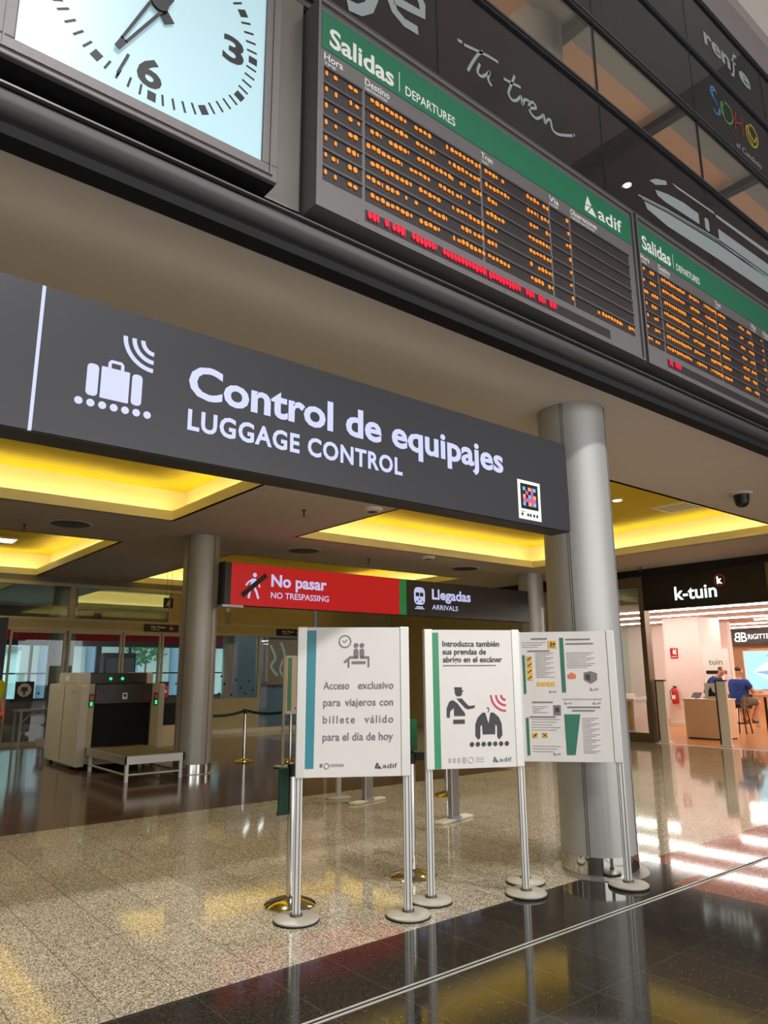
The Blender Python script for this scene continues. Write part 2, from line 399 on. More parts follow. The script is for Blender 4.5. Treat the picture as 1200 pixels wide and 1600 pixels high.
def text(mb, body, u0, u1, base, cap, y, bold=0.0, shear=0.0, space=1.0, d=0.002):
    """letters from u0 to u1, standing on base, capitals up to cap, in the local xz plane facing -y"""
    me = font_mesh(body, bold, shear, space)
    xs = [v.co.x for v in me.vertices]; a, b = min(xs), max(xs); sz = (cap - base) / (cap_height() + bold)
    n = len(me.vertices)
    vs = [(u0 + (v.co.x - a) * (u1 - u0) / (b - a), y - d, base + v.co.y * sz) for v in me.vertices]
    fs = [tuple(p.vertices) for p in me.polygons]
    mb.add(vs, fs)
    bpy.data.meshes.remove(me)
    return mb


def copy_tree(o, parent=None):
    c = o.copy(); COL.objects.link(c)
    if parent is not None: c.parent = parent
    for ch in list(o.children): copy_tree(ch, c)
    return c


ADIF = [[(.30, 1), (.62, .54), (.06, .42)], [(.03, .35), (.52, .46), (.16, .03), (0, .05)], [(.64, .48), (1, 0), (.24, .02)]]


def adif(mb, u0, u1, v0, v1, y, d=0.002, bold=0.0):
    """the railway operator's mark: cut triangle and rounded lower-case word"""
    wd = (u1 - u0) * 0.3; h = v1 - v0
    for p in ADIF: mb.poly([(u0 + a * wd, v0 + b * h) for a, b in p], y, d)
    return text(mb, 'adif', u0 + wd * 1.15, u1, v0 + h * 0.05, v0 + h * 0.80, y, bold, d=d)


# ------------------------------------------------------------------ the setting
HC = 3.88                                   # ceiling height under the gallery
FY = 3.2                                    # plane of the atrium front
f = MB()
def fl(k, x0, x1, y0, y1):
    f.k = k; f.add([(x0, y0, 0), (x1, y0, 0), (x1, y1, 0), (x0, y1, 0)], [(0, 1, 2, 3)])
fl(1, -14, 5.38, 1.6, 3.71); fl(1, 5.38, 5.84, 3.2, 3.71); fl(5, -14, 16, -14, 1.6)
fl(2, 5.38, 5.84, 1.6, 3.2); fl(2, 5.84, 15.3, 1.6, 3.71)
fl(0, -14, 15.3, 3.71, 8.36); fl(3, -14, 9.5, 8.36, 8.95); fl(4, -14, 9.5, 8.95, 18.4); fl(0, 9.5, 15.3, 8.36, 18.4)
fl(0, -14, 22, 18.4, 27.2)
struct('floor', f, ['granite', 'black_stone', 'pink_stone', 'brown_stone', 'brown_slab', 'bounce_stone'])
f = MB(); f.add([(15.3, 2.5, 0.001), (29.5, 2.5, 0.001), (29.5, 15.2, 0.001), (15.3, 15.2, 0.001)], [(0, 1, 2, 3)])
struct('floor', f, 'wood_floor')
f = MB(); f.box(-10, 40, 27.3, 60, -0.1, -0.02); struct('floor', f, 'outside_ground')
g = MB(); g.box(-14, 15.2, 3.065, 3.078, 0, 0.003); g.box(-14, 15.2, 3.098, 3.111, 0, 0.003)
struct('trim_1', g, 'alu')
g = MB(); g.box(-14, 15.2, 3.08, 3.096, 0, 0.0012); struct('trim_2', g, 'black_gap')

# ceiling with rectangular openings for the light coffers
COF = [(-1.98, 4.36, 4.98, 10.52), (6.65, 12.98, 4.98, 10.52), (-1.98, 4.36, 12.85, 18.40), (6.65, 12.98, 12.85, 18.40), (-1.98, 4.36, 20.7, 26.2), (6.65, 12.98, 20.7, 26.2)]
xs = sorted({-14, 15.3} | {c[0] for c in COF} | {c[1] for c in COF}); ys = sorted({3.24, 27.2} | {c[2] for c in COF} | {c[3] for c in COF})
c = MB()
for i in range(len(xs) - 1):
    for j in range(len(ys) - 1):
        mx_, my_ = (xs[i] + xs[i + 1]) / 2, (ys[j] + ys[j + 1]) / 2
        if any(a < mx_ < b and p < my_ < q for a, b, p, q in COF): continue
        c.add([(xs[i], ys[j], HC), (xs[i + 1], ys[j], HC), (xs[i + 1], ys[j + 1], HC), (xs[i], ys[j + 1], HC)], [(0, 3, 2, 1)])
struct('ceiling', c, 'ceiling')
g = MB(); g.box(15.3, 22, 18.6, 27.2, HC, HC + 0.1); struct('ceiling', g, 'ceiling')
for x0, x1, y0, y1 in COF:
    k = MB(); k.k = 0; r = 0.34; zl = HC + 0.15; zt = HC + 0.56
    for (a, b, p, q) in ((x0, x1, y0 - .05, y0), (x0, x1, y1, y1 + .05), (x0 - .05, x0, y0 - .05, y1 + .05), (x1, x1 + .05, y0 - .05, y1 + .05)):
        k.box(a, b, p, q, HC - 0.0, zl)
    for (a, b, p, q) in ((x0 - r, x1 + r, y0 - r, y0 - .05), (x0 - r, x1 + r, y1 + .05, y1 + r), (x0 - r, x0 - .05, y0 - .05, y1 + .05), (x1 + .05, x1 + r, y0 - .05, y1 + .05)):
        k.box(a, b, p, q, HC + 0.04, HC + 0.06)
    for (a, b, p, q) in ((x0 - r - .03, x1 + r + .03, y0 - r - .03, y0 - r), (x0 - r - .03, x1 + r + .03, y1 + r, y1 + r + .03), (x0 - r - .03, x0 - r, y0 - r, y1 + r), (x1 + r, x1 + r + .03, y0 - r, y1 + r)):
        k.box(a, b, p, q, HC + 0.04, zt)
    k.k = 1 if y0 < 19 else 0; k.box(x0 - r - .03, x1 + r + .03, y0 - r - .03, y1 + r + .03, zt, zt + .03)
    cf = build('ceiling_coffer', k, ['coffer_side', 'coffer_top']); cf['kind'] = 'structure'
    t = MB(); o = 0.13; hz = HC + 0.07
    for (a, b, p, q) in ((x0, x1, y0 - o - .02, y0 - o + .02), (x0, x1, y1 + o - .02, y1 + o + .02), (x0 - o - .02, x0 - o + .02, y0, y1), (x1 + o - .02, x1 + o + .02, y0, y1)):
        t.box(a, b, p, q, hz, hz + 0.025)
    build('cove_light', t, 'cove' if y0 < 19 else 'cove_dim', cf)

# gallery edge: rounded grey cornice over a black drip edge, then a black recess under the boards
g = MB(); g.box(-14, 15.3, 3.14, 3.26, 3.86, 3.945); struct('trim_3', g, 'black_gap')
prof = [(3.26, 3.945), (3.12, 3.945)] + [(3.02 + 0.10 * cos(a) * 1.0, 3.955 + 0.075 * sin(a)) for a in [i * pi / 2 / 6 for i in range(7)]] + [(3.26, 4.03)]
g = MB(); g.extrude_x([(3.26, 3.945), (3.13, 3.945), (3.095, 3.96), (3.075, 3.985), (3.07, 4.02), (3.09, 4.04), (3.26, 4.04)], -14, 15.3)
struct('trim_4', g, 'fascia_grey', smooth=True)
g = MB(); g.box(-14, 15.3, 3.05, 3.075, 4.036, 4.046); struct('trim_5', g, 'fascia_grey')
g = MB(); g.box(-14, 15.3, 3.2, 3.28, 4.04, 5.72); struct('wall_front', g, 'black_gap')
# steel lining between the clock and the first board
g = MB(); g.box(1.70, 1.97, 3.17, 3.2, 4.16, 5.72); struct('trim_6', g, 'steel_panel', bevel=0.004)
# rails of the glazed gallery fronts
for n, (z0, z1) in enumerate(((5.62, 5.66), (5.70, 5.73), (5.77, 5.80), (6.80, 6.82), (6.85, 6.87), (7.67, 7.69), (7.72, 7.74), (8.64, 8.66), (8.69, 8.71), (9.58, 9.60), (9.64, 9.66))):
    g = MB(); g.box(-14, 16, 3.168, 3.2, z0, z1); struct('trim_%d' % (7 + n), g, 'darkmull' if n % 2 else 'fascia_grey')
for n, (z0, z1) in enumerate(((5.60, 5.82), (6.79, 6.88), (7.66, 7.75), (8.63, 8.72), (9.57, 9.69))):
    g = MB(); g.box(-14, 16, 3.18, 3.22, z0, z1); struct('trim_%d' % (20 + n), g, 'black_gap')
BAYS = [-2.9, -0.85, 1.1, 3.15, 5.25, 7.24, 9.3, 11.35, 13.4]
for n, (z0, z1, m_) in enumerate(((5.82, 6.79, 'black_film'), (6.88, 7.66, 'clear_glass'), (7.75, 8.63, 'black_film'), (8.72, 9.57, 'black_film'))):
    g = MB()
    for i in range(len(BAYS) - 1): g.box(BAYS[i] + .006, BAYS[i + 1] - .006, 3.19, 3.205, z0, z1)
    struct('window_%d' % (1 + n), g, m_)
    g = MB()
    for x_ in BAYS: g.box(x_ - .006, x_ + .006, 3.187, 3.21, z0, z1)
    struct('trim_%d' % (30 + n), g, 'darkmull')
g = MB(); g.box(-14, 16, 3.18, 3.3, 9.69, 10.24); struct('wall_front', g, 'lilac_wall')
g = MB(); g.box(-14, 18, 3.1, 3.3, 10.24, 15); struct('wall_front', g, 'white_wall')
# the gallery floors behind that glazing
g = MB(); g.box(-14, 16, 3.28, 12, 5.5, 5.62); struct('floor', g, 'greyceil')
g = MB(); g.box(-14, 16, 3.24, 3.74, 8.22, 8.34); struct('ceiling', g, 'greyceil')
g = MB(); g.box(-14, 16, 3.74, 12, 8.3, 8.4); struct('ceiling', g, 'brown_wall')
g = MB(); g.box(-14, 16, 12, 12.1, 5.62, 10.2); struct('wall_back', g, 'brown_wall')
for n, x_ in enumerate((5.56, 7.53, 9.5, 3.6)):
    g = MB(); g.box(x_ - .06, x_ + .06, 3.27, 9, 8.12, 8.22); struct('trim_%d' % (40 + n), g, 'black_gap')
g = MB(); g.box(-14, 16, 3.24, 3.5, 8.35, 8.75); struct('trim_45', g, 'black_gap')
g = MB(); g.box(-14, 16, 3.24, 9, 10.2, 10.3); struct('ceiling', g, 'greyceil')

# side and rear walls of the hall
g = MB(); g.box(-14.1, -14, 3.2, 27.2, 0, HC + .6); struct('wall_left', g, 'olive')
g = MB(); g.box(15.3, 15.45, 10.62, 18.5, 0, HC); struct('wall_right', g, 'olive')
g = MB(); g.box(15.3, 15.5, -14, 6.1, 0, HC); g.box(16.0, 16.2, -14, 3.2, HC, 16.3); struct('wall_right', g, 'lilac_wall')
g = MB(); g.box(-14.1, -14, -14, 3.2, 0, 16.3); struct('wall_left', g, 'lilac_wall')
g = MB(); g.box(-14.1, 16.2, -14.2, -14, 0, 16.3); struct('wall_rear', g, 'lilac_wall')
g = MB(); g.box(-14.1, 16.2, -14.2, 3.3, 16.1, 16.3); struct('ceiling', g, 'white_wall')
g = MB(); g.box(15.25, 15.5, 6.1, 10.62, 3.72, HC); g.box(15.25, 15.29, 10.62, 18.4, 3.60, HC); struct('trim_50', g, 'black')
g = MB(); g.box(12.0, 15.3, 18.4, 18.55, 0, 2.66); struct('wall_back', g, 'olive')
g = MB(); g.box(8.95, 10.42, 18.42, 18.55, 0.1, 0.92); struct('wall_back', g, 'olive', bevel=.005)
g = MB(); g.box(8.9, 12.0, 18.36, 18.5, 0, 0.11); struct('baseboard_back', g, 'cream_panel')
GY = 18.46
g = MB()
g.box(-14, 15.3, GY - .06, GY + .06, 3.66, 3.74); g.box(-14, 15.3, GY - .06, GY + .06, 2.85, 2.90)
for x_ in (5.24, 0.4, -4): g.box(x_ - .065, x_ + .065, GY - .07, GY + .07, 2.9, 3.66)
struct('trim_51', g, 'frame_gold')
g = MB(); g.box(-14, 15.3, GY - .05, GY + .05, 3.74, HC); struct('trim_52', g, 'greyceil')
g = MB(); g.box(3.85, 15.3, GY - .05, GY + .05, 2.66, 2.85); struct('trim_53', g, 'olive')
g = MB(); g.box(-14, 12.0, GY - .06, GY + .06, 2.60, 2.66); struct('trim_54', g, 'frame_gold')
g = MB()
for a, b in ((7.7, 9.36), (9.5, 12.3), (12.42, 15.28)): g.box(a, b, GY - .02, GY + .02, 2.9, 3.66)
struct('wall_back', g, 'olive')  # olive colour stands in for the ceiling reflected in these upper panes
g = MB()
for a, b in ((7.7, 9.36), (9.5, 12.3), (12.42, 15.28)):
    g.box(a, b, GY - .035, GY - .02, 2.9, 2.93); g.box(a, a + .03, GY - .035, GY - .02, 2.93, 3.66); g.box(b - .03, b, GY - .035, GY - .02, 2.93, 3.66)
struct('trim_55', g, 'frame_gold')
g = MB(); g.box(-14, 7.66, GY - .006, GY + .006, 2.9, 3.66); struct('window_5', g, 'win_glass')
# sliding glass doors: each leaf a frame, a pane and its scatter of bird stickers
def bird(mb, u, v, s_, y):
    mb.poly([(u - s_, v), (u - s_ * .2, v + s_ * .25), (u + s_ * .1, v + s_), (u + s_ * .35, v + s_ * .2), (u + s_, v - s_ * .25), (u, v - s_ * .4)], y, 0.001)
DOORS = [(2.4, 3.88), (3.95, 5.17), (5.24, 6.52), (6.55, 7.53), (7.57, 8.92)]
for n, (a, b) in enumerate(DOORS):
    g = MB()
    g.box(a, a + .045, GY - .03, GY + .03, 0.0, 2.6); g.box(b - .045, b, GY - .03, GY + .03, 0.0, 2.6)
    g.box(a + .045, b - .045, GY - .03, GY + .03, 2.54, 2.6); g.box(a + .045, b - .045, GY - .03, GY + .03, 0.0, 0.09)
    d = struct('door_%d' % (n + 1), g, 'frame_gold')
    g = MB(); g.box(a + .045, b - .045, GY - .006, GY + .006, 0.09, 2.54); build('glass', g, 'win_glass', d)
    g = MB()
    for q in range(5): bird(g, a + .18 + (q * .27) % (b - a - .3), 0.98 + .17 * ((q * 2) % 3), .05, GY - .007)
    build('bird_sticker', g, 'ink', d)
g = MB()
for x_ in (9.0, 10.44, 11.95): g.box(x_ - .03, x_ + .03, GY - .03, GY + .03, 0.11, 2.6)
fr = struct('window_6', g, 'frame_gold')
g = MB(); g.box(9.03, 10.41, GY - .006, GY + .006, .92, 2.6); g.box(10.47, 11.92, GY - .006, GY + .006, .11, 2.6); build('glass', g, 'win_glass', fr)
g = MB()
for u, v in ((9.25, 1.05), (9.4, 1.3), (9.62, 1.0), (9.75, 1.4), (9.9, 1.18), (10.05, 1.02), (10.15, 1.36), (10.28, 1.12), (9.3, 1.5), (10.7, 1.3), (10.95, 1.2)): bird(g, u, v, .06, GY - .007)
build('bird_sticker', g, 'ink', fr)
g = MB(); g.box(3.7, 3.84, GY - .2, GY + .2, 0, 2.85); struct('trim_56', g, 'darkmull')
# concourse beyond the doors
g = MB(); g.box(2.0, 16.5, 26.8, 27.0, 2.74, 3.14); struct('trim_57', g, 'red_fascia')
g = MB(); g.box(2.0, 16.5, 26.85, 27.05, 2.56, 2.8); struct('trim_58', g, 'darkmull')
g = MB(); g.box(-14, 22, 27.05, 27.2, 3.1, HC); struct('wall_back', g, 'greyceil')
g = MB(); g.box(-14, 2.0, 27.0, 27.2, 0, 3.1); g.box(15.5, 22, 27.0, 27.2, 0, 3.1); struct('wall_back', g, 'concrete')
g = MB(); g.box(2.0, 15.5, 27.0, 27.15, 0, 0.75); struct('wall_back', g, 'dusty')
g = MB()
for i in range(13): x_ = 2.0 + i * 1.125; g.box(x_ - .04 - .05 * (i % 3 == 0), x_ + .04 + .05 * (i % 3 == 0), 27.0, 27.12, .75, 2.57)
g.box(2, 15.5, 27.0, 27.12, 1.60, 1.65); g.box(2, 15.5, 27.0, 27.12, .75, .8)
wf = struct('window_7', g, 'darkmull')
g = MB(); g.box(2, 15.5, 27.055, 27.065, .8, 2.57); build('glass', g, 'win_glass', wf)
g = MB(); g.box(11.3, 16.0, 21.6, 21.8, 0, HC); struct('wall_back', g, 'concrete')
g = MB(); g.box(22, 22.1, 18.5, 27.2, 0, HC); struct('wall_right', g, 'concrete')


# ------------------------------------------------------------------ columns
def column(x, y, z1, label, r=0.3, ring=True, white=False, z0=0.0):
    t = thing('column', label, 'column', (x, y, z0), kind='thing')
    b = MB(); b.lathe([(r, 0.15), (r, z1 - z0)], 0, 0, 64)
    build('shaft', b, 'white_wall' if white else 'col_steel', t, smooth=True, world=False)
    if white: return t
    b = MB()
    for a in (radians(200), radians(290), radians(20), radians(110)):
        for da in (-.03, .03):
            cx, cy = (r + .0005) * cos(a + da), (r + .0005) * sin(a + da)
            b.rod((cx, cy, .155), (cx, cy, z1 - z0 - .002), .0035, 6)
    build('panel_joint', b, 'alu_dark', t, world=False)
    b = MB(); b.lathe([(r + .004, 0.004), (r + .004, 0.15)], 0, 0, 64); build('skirting', b, 'chrome', t, smooth=True, world=False)
    if ring:
        b = MB(); b.lathe([(r + .075, 0), (r + .075, .004), (r + .05, .007)], 0, 0, 64); build('base_ring', b, 'steel', t, smooth=True, world=False)
    return t


column(5.32, 3.79, HC, 'large grey metal column with chrome foot beside the poster stands')
column(5.37, 11.57, HC, 'grey metal column beside the luggage scanner where the red sign starts')
column(13.85, 11.34, HC, 'distant slim grey column where the arrivals sign ends')
column(5.35, 19.4, HC, 'column just behind the glass doors above the scanner')
column(13.95, 19.4, HC, 'column behind the olive wall beyond the arrivals sign')
column(13.2, 25.5, HC, 'far column in front of the bright windows beyond the doors', ring=False)
column(5.32, 3.95, 8.3, 'white round column on the upper gallery behind clear glass', 0.3, white=True, z0=5.62)

# ------------------------------------------------------------------ station clock
t = thing('station_clock', 'large square illuminated station clock in a grey frame', 'clock', (1.02, 3.1, 4.83))
g = MB(); h_ = 0.70
g.box(.32, 1.72, 3.03, 3.2, 4.13, 5.53); build('casing', g, 'black_gap', t)
g = MB()
for a, b, p, q in ((.32, 1.72, 4.13, 4.225), (.32, 1.72, 5.435, 5.53), (.32, .415, 4.225, 5.435), (1.625, 1.72, 4.225, 5.435)): g.box(a, b, 2.995, 3.03, p, q)
build('frame', g, 'frame_grey', t, bevel=.006)
g = MB()
for a, b, p, q in ((.355, 1.685, 4.16, 4.168), (.355, 1.685, 5.49, 5.498), (1.665, 1.672, 4.168, 5.49), (.365, .372, 4.168, 5.49)): g.box(a, b, 2.985, 2.996, p, q)
build('frame_edge', g, 'frame_grey', t)
g = MB(); g.box(.415, 1.625, 3.015, 3.03, 4.225, 5.435); build('dial', g, 'clock_face', t)
CX, CZ = 1.02, 4.83; g = MB(); gb = MB()
for i in range(60):
    a = 2 * pi * i / 60; s_, c_ = sin(a), cos(a); L_ = .06 if i % 5 else .05; wd = .011 if i % 5 else .042; R1 = .56
    q = g
    P = []
    for rr, ww in ((R1 - L_, -wd / 2), (R1 - L_, wd / 2), (R1, wd / 2), (R1, -wd / 2)): P.append((CX + rr * s_ + ww * c_, CZ + rr * c_ - ww * s_))
    q.poly(P, 3.015, .002)
build('minute_mark', g, 'ink', t)
for body, u, v in (('3', 1.375, 4.75), ('6', .94, 4.345), ('9', .52, 4.755), ('12', .95, 5.15)):
    g = MB(); text(g, body, u, u + (.125 if len(body) == 1 else .19), v, v + .155, 3.015, .03); build('numeral', g, 'ink', t)
def hand(ang, l0, l1, w0, w1, y, hollow=False):
    s_, c_ = sin(ang), cos(ang)
    def pt(r, ww): return (CX + r * s_ + ww * c_, CZ + r * c_ - ww * s_)
    m_ = MB()
    if hollow:
        m_.poly([pt(l0, -w0), pt(l0, w0), pt(.05, w0), pt(.05, -w0)], y, .004)
        for sg in (-1, 1): m_.poly([pt(.05, sg * w0), pt(.05, sg * (w0 - .016)), pt(l1 - .06, sg * (w1 - .013)), pt(l1 - .06, sg * w1)], y, .004)
        m_.poly([pt(l1 - .07, -w1), pt(l1 - .07, w1), pt(l1, w1 * .8), pt(l1, -w1 * .8)], y, .004)
    else: m_.poly([pt(l0, -w0), pt(l0, w0), pt(l1, w1), pt(l1, -w1)], y, .004)
    return m_
build('minute_hand', hand(radians(206), -.09, .42, .038, .018, 2.998, True), 'ink', t)
build('hour_hand', hand(radians(-37), -.10, .30, .03, .02, 3.006), 'ink', t)
g = hand(radians(198.5), .4, .535, .007, .006, 3.006); build('hand_tip', g, 'ink', t)
g = MB(); g.disc(CX, CZ, .045, 3.0, .012); build('hub', g, 'ink', t)


# ------------------------------------------------------------------ departure boards
def led_words(mb, words, z, ch=.040, y=3.032, hgt=.035, gap=.2):
    for a, b in words:
        x_ = a
        while x_ < b - .006:
            e = min(b, x_ + ch * (1 - gap * random.uniform(.5, 1.3))); c_ = (x_ + e) / 2; hw = (e - x_) / 2
            zc = z + hgt / 2 + random.uniform(-.003, .004); hh = hgt * random.uniform(.32, .5)
            mb.poly([(c_ - hw, zc), (c_ - hw * .6, zc - hh), (c_ + hw * .6, zc - hh), (c_ + hw, zc), (c_ + hw * .55, zc + hh), (c_ - hw * .55, zc + hh)], y, .002); x_ += ch
BW = 3.42


def board(x0, label, words, red, xe, sc):
    t = thing('departures_board', label, 'departure board', (x0, 3.1, 4.14), group='departure boards')
    fx = lambda u: x0 + u
    g = MB(); g.box(x0, xe, 3.04, 3.2, 4.14, 5.58); build('casing', g, 'board_grey', t, bevel=.004)
    g = MB()
    g.box(x0, xe, 3.02, 3.04, 4.14, 4.155); g.box(x0, xe, 3.02, 3.04, 5.555, 5.58); g.box(x0, x0 + .018, 3.02, 3.04, 4.155, 5.555); g.box(xe - .022, xe, 3.02, 3.04, 4.155, 5.555)
    build('frame', g, 'board_grey', t)
    g = MB(); g.rect(fx(.035), xe - .045, 5.24, 5.51, 3.04, .004); hd = build('header', g, 'green', t)
    g = MB(); text(g, 'Salidas', fx(.09 * sc), fx(.60 * sc), 5.28, 5.415, 3.036, .025); build('lettering', g, 'white', hd)
    g = MB(); text(g, 'DEPARTURES', fx(.70 * sc), fx(1.16 * sc), 5.28, 5.35, 3.036, .015); g.rect(fx(.645 * sc), fx(.651 * sc), 5.275, 5.425, 3.036, .002)
    build('lettering', g, 'white', hd); g = MB()
    adif(g, xe - .72, xe - .18, 5.28, 5.44, 3.036, bold=.015)
    build('logo', g, 'white', hd)
    DIV = [fx(v) for v in (.055, .365, 1.42, 2.19, 2.45, BW - .12)]
    if sc < .99: DIV = [x0 + v for v in (.05, .34, 1.40, 2.18, 2.46, xe - x0 - .12)]
    g = MB()
    for a, b1, b2, b3 in ((DIV[0], 'Hora', 'TIME', .14), (DIV[1], 'Destino', 'DESTINATION', .2), (DIV[2], 'Tren', 'TRAIN', .12), (DIV[3], 'Vía', 'PLATFORM', .12), (DIV[4] + .01, 'Observaciones', 'OBSERVATIONS', .36)):
        text(g, b1, a, a + b3, 5.165, 5.215, 3.04, .012); text(g, b2, a, a + b3 * (.9 if len(b2) > 5 else .6), 5.13, 5.15, 3.04, .01)
    build('column_heading', g, 'white', t)
    for r_ in range(7):
        z1 = 5.105 - r_ * .1135; z0 = z1 - .088
        g = MB()
        for i in range(5): g.rect(DIV[i], DIV[i + 1] - .022, z0, z1, 3.041, .002)
        rw = build('display_row', g, 'led_back', t)
        g = MB(); led_words(g, [(x0 + a, x0 + b) for a, b in words[r_]], z0 + .034); build('led_text', g, 'led', rw)
        g = MB()
        for i in range(5): g.box(DIV[i], DIV[i + 1] - .022, 3.03, 3.04, z1 - .002, z1 + .012)
        build('louvre', g, 'fascia_grey', rw)
    g = MB(); g.rect(DIV[1], DIV[5] - .4, 4.2, 4.278, 3.041, .002); rw = build('display_row', g, 'led_back', t)
    g = MB(); led_words(g, [(x0 + a, x0 + b) for a, b in red], 4.214, .034, hgt=.066, gap=.02); build('led_text', g, 'led_red', rw)
    g = MB()
    for u in (.3, 1.6, 2.9):
        if x0 + u < xe: g.disc(x0 + u, 4.165, .008, 3.04, .006)
    build('screw', g, 'ink', t)
    return t


W1 = [[(.06, .08), (.12, .15), (.23, .31), (.40, .70), (.77, .93), (1.06, 1.08), (1.10, 1.40), (1.44, 1.58), (1.62, 1.66), (1.9, 2.05), (2.09, 2.17), (2.38, 2.42)],
      [(.06, .08), (.13, .15), (.24, .26), (.28, .32), (.40, .72), (.78, .95), (1.08, 1.1), (1.12, 1.40), (1.44, 1.7), (1.9, 2.03), (2.06, 2.16), (2.39, 2.42)],
      [(.06, .08), (.13, .15), (.23, .27), (.30, .32), (.40, .49), (.55, .72), (.79, 1.1), (1.1, 1.12), (1.18, 1.24), (1.30, 1.40), (1.46, 1.56), (1.92, 2.02), (2.11, 2.16), (2.36, 2.43)],
      [(.06, .08), (.13, .15), (.23, .31), (.37, .66), (.72, .90), (.98, 1.12), (1.14, 1.2), (1.26, 1.28), (1.44, 1.64), (1.9, 2.15), (2.39, 2.42)],
      [(.06, .08), (.13, .15), (.22, .31), (.40, .74), (.8, 1.0), (1.1, 1.12), (1.14, 1.42), (1.44, 1.56), (1.9, 2.16), (2.39, 2.42)],
      [(.06, .08), (.11, .16), (.23, .31), (.37, .5), (.52, .64), (.68, .7), (.76, .8), (.88, 1.05), (1.18, 1.28), (1.3, 1.42), (1.44, 1.54), (1.9, 1.94), (1.99, 2.16), (2.38, 2.42)],
      [(.06, .08), (.13, .15), (.23, .31), (.40, .74), (.8, .98), (1.1, 1.12), (1.14, 1.42), (1.44, 1.68), (1.9, 2.05), (2.1, 2.16), (2.39, 2.42), (2.73, 2.76), (2.79, 3.08), (3.17, 3.26)]]
R1 = [(.38, .47), (.51, .55), (.57, .68), (.73, .95), (1.0, 1.42), (1.44, 1.78), (1.83, 1.93), (1.97, 2.06), (2.1, 2.19)]
board(1.985, 'departures board beside the clock, with long red scrolling line', W1, R1, 5.37, 1.0)
W2 = [[(.05, .09), (.16, .26), (.36, .78), (.86, 1.06), (1.14, 1.16), (1.18, 1.39), (1.42, 1.6), (1.86, 1.98), (2.05, 2.16), (2.38, 2.42)] for _ in range(7)]
for i, rr in enumerate(W2):
    W2[i] = [(a + random.uniform(-.015, .015), b + random.uniform(-.03, .02)) for a, b in rr]
board(5.42, 'departures board beside the vinyl train graphic, with a very short red line', W2, [(.36, .42), (.46, .56)], 8.82, .96)

def sm(P, n=6):
    out = []
    for i in range(len(P) - 1):
        p0, p1, p2, p3 = P[max(i - 1, 0)], P[i], P[i + 1], P[min(i + 2, len(P) - 1)]
        for k in range(n):
            u = k / n
            out.append(tuple(.5 * (2 * p1[j] + (p2[j] - p0[j]) * u + (2 * p0[j] - 5 * p1[j] + 4 * p2[j] - p3[j]) * u * u + (3 * p1[j] - p0[j] - 3 * p2[j] + p3[j]) * u ** 3) for j in (0, 1)))
    return out + [P[-1]]


# ------------------------------------------------------------------ vinyl lettering on the gallery glazing
t = thing('glazing_lettering', 'pale vinyl operator name cut off above the nearer departures board', 'lettering', (2.1, 3.19, 5.85))
for ch, a, b in (('r', 1.1, 1.36), ('e', 1.40, 1.78), ('n', 1.84, 2.2)):
    g = MB(); text(g, ch, a, b, 6.10, 6.60, 3.188, .05); build('letter', g, 'film_grey', t)
g = MB()
g.stroke([(2.70, 6.77), (2.60, 6.74), (2.555, 6.64), (2.55, 6.3), (2.54, 6.1), (2.50, 5.98), (2.42, 5.905), (2.32, 5.88)], .085, 3.188); g.stroke([(2.44, 6.44), (2.66, 6.44)], .06, 3.188); build('letter', g, 'film_grey', t); g = MB()
g.stroke([(2.72, 6.205), (2.86, 6.23), (3.0, 6.26), (2.995, 6.35), (2.94, 6.43), (2.85, 6.46), (2.75, 6.42), (2.69, 6.32), (2.685, 6.2), (2.73, 6.11), (2.82, 6.07), (2.95, 6.085)], .072, 3.188)
build('letter', g, 'film_grey', t)
t = thing('glazing_lettering', 'handwritten pale slogan on the black band over the green header', 'lettering', (4.0, 3.19, 6.05))
WORDS = ([(3.36, 6.27), (3.41, 6.28)], [(3.43, 6.27), (3.55, 6.30), (3.7, 6.335), (3.82, 6.35)], [(3.64, 6.34), (3.58, 6.27), (3.51, 6.15), (3.46, 6.05)],
           [(3.60, 6.20), (3.57, 6.11), (3.61, 6.09), (3.67, 6.14), (3.71, 6.19), (3.69, 6.11), (3.73, 6.07)],
           [(3.88, 6.23), (3.98, 6.245), (4.09, 6.27)], [(4.02, 6.34), (3.96, 6.2), (3.93, 6.12), (3.97, 6.08), (4.03, 6.11), (4.09, 6.18), (4.10, 6.11), (4.14, 6.18), (4.2, 6.19)],
           [(4.17, 6.12), (4.24, 6.15), (4.28, 6.18), (4.24, 6.21), (4.19, 6.16), (4.20, 6.09), (4.27, 6.07), (4.34, 6.12), (4.38, 6.16), (4.39, 6.09), (4.43, 6.14), (4.47, 6.16), (4.49, 6.08), (4.56, 6.07), (4.68, 6.12), (4.78, 6.17)], [(4.80, 6.185), (4.81, 6.195)])
for part_ in (WORDS[:4], WORDS[4:]):
    g = MB()
    for s_ in part_: g.stroke(sm(s_), .026, 3.188)
    build('word', g, 'film_grey', t)
t = thing('train_graphic', 'grey vinyl picture of a fast train on the black glazing band', 'graphic', (7.0, 3.19, 5.95))
g = MB()
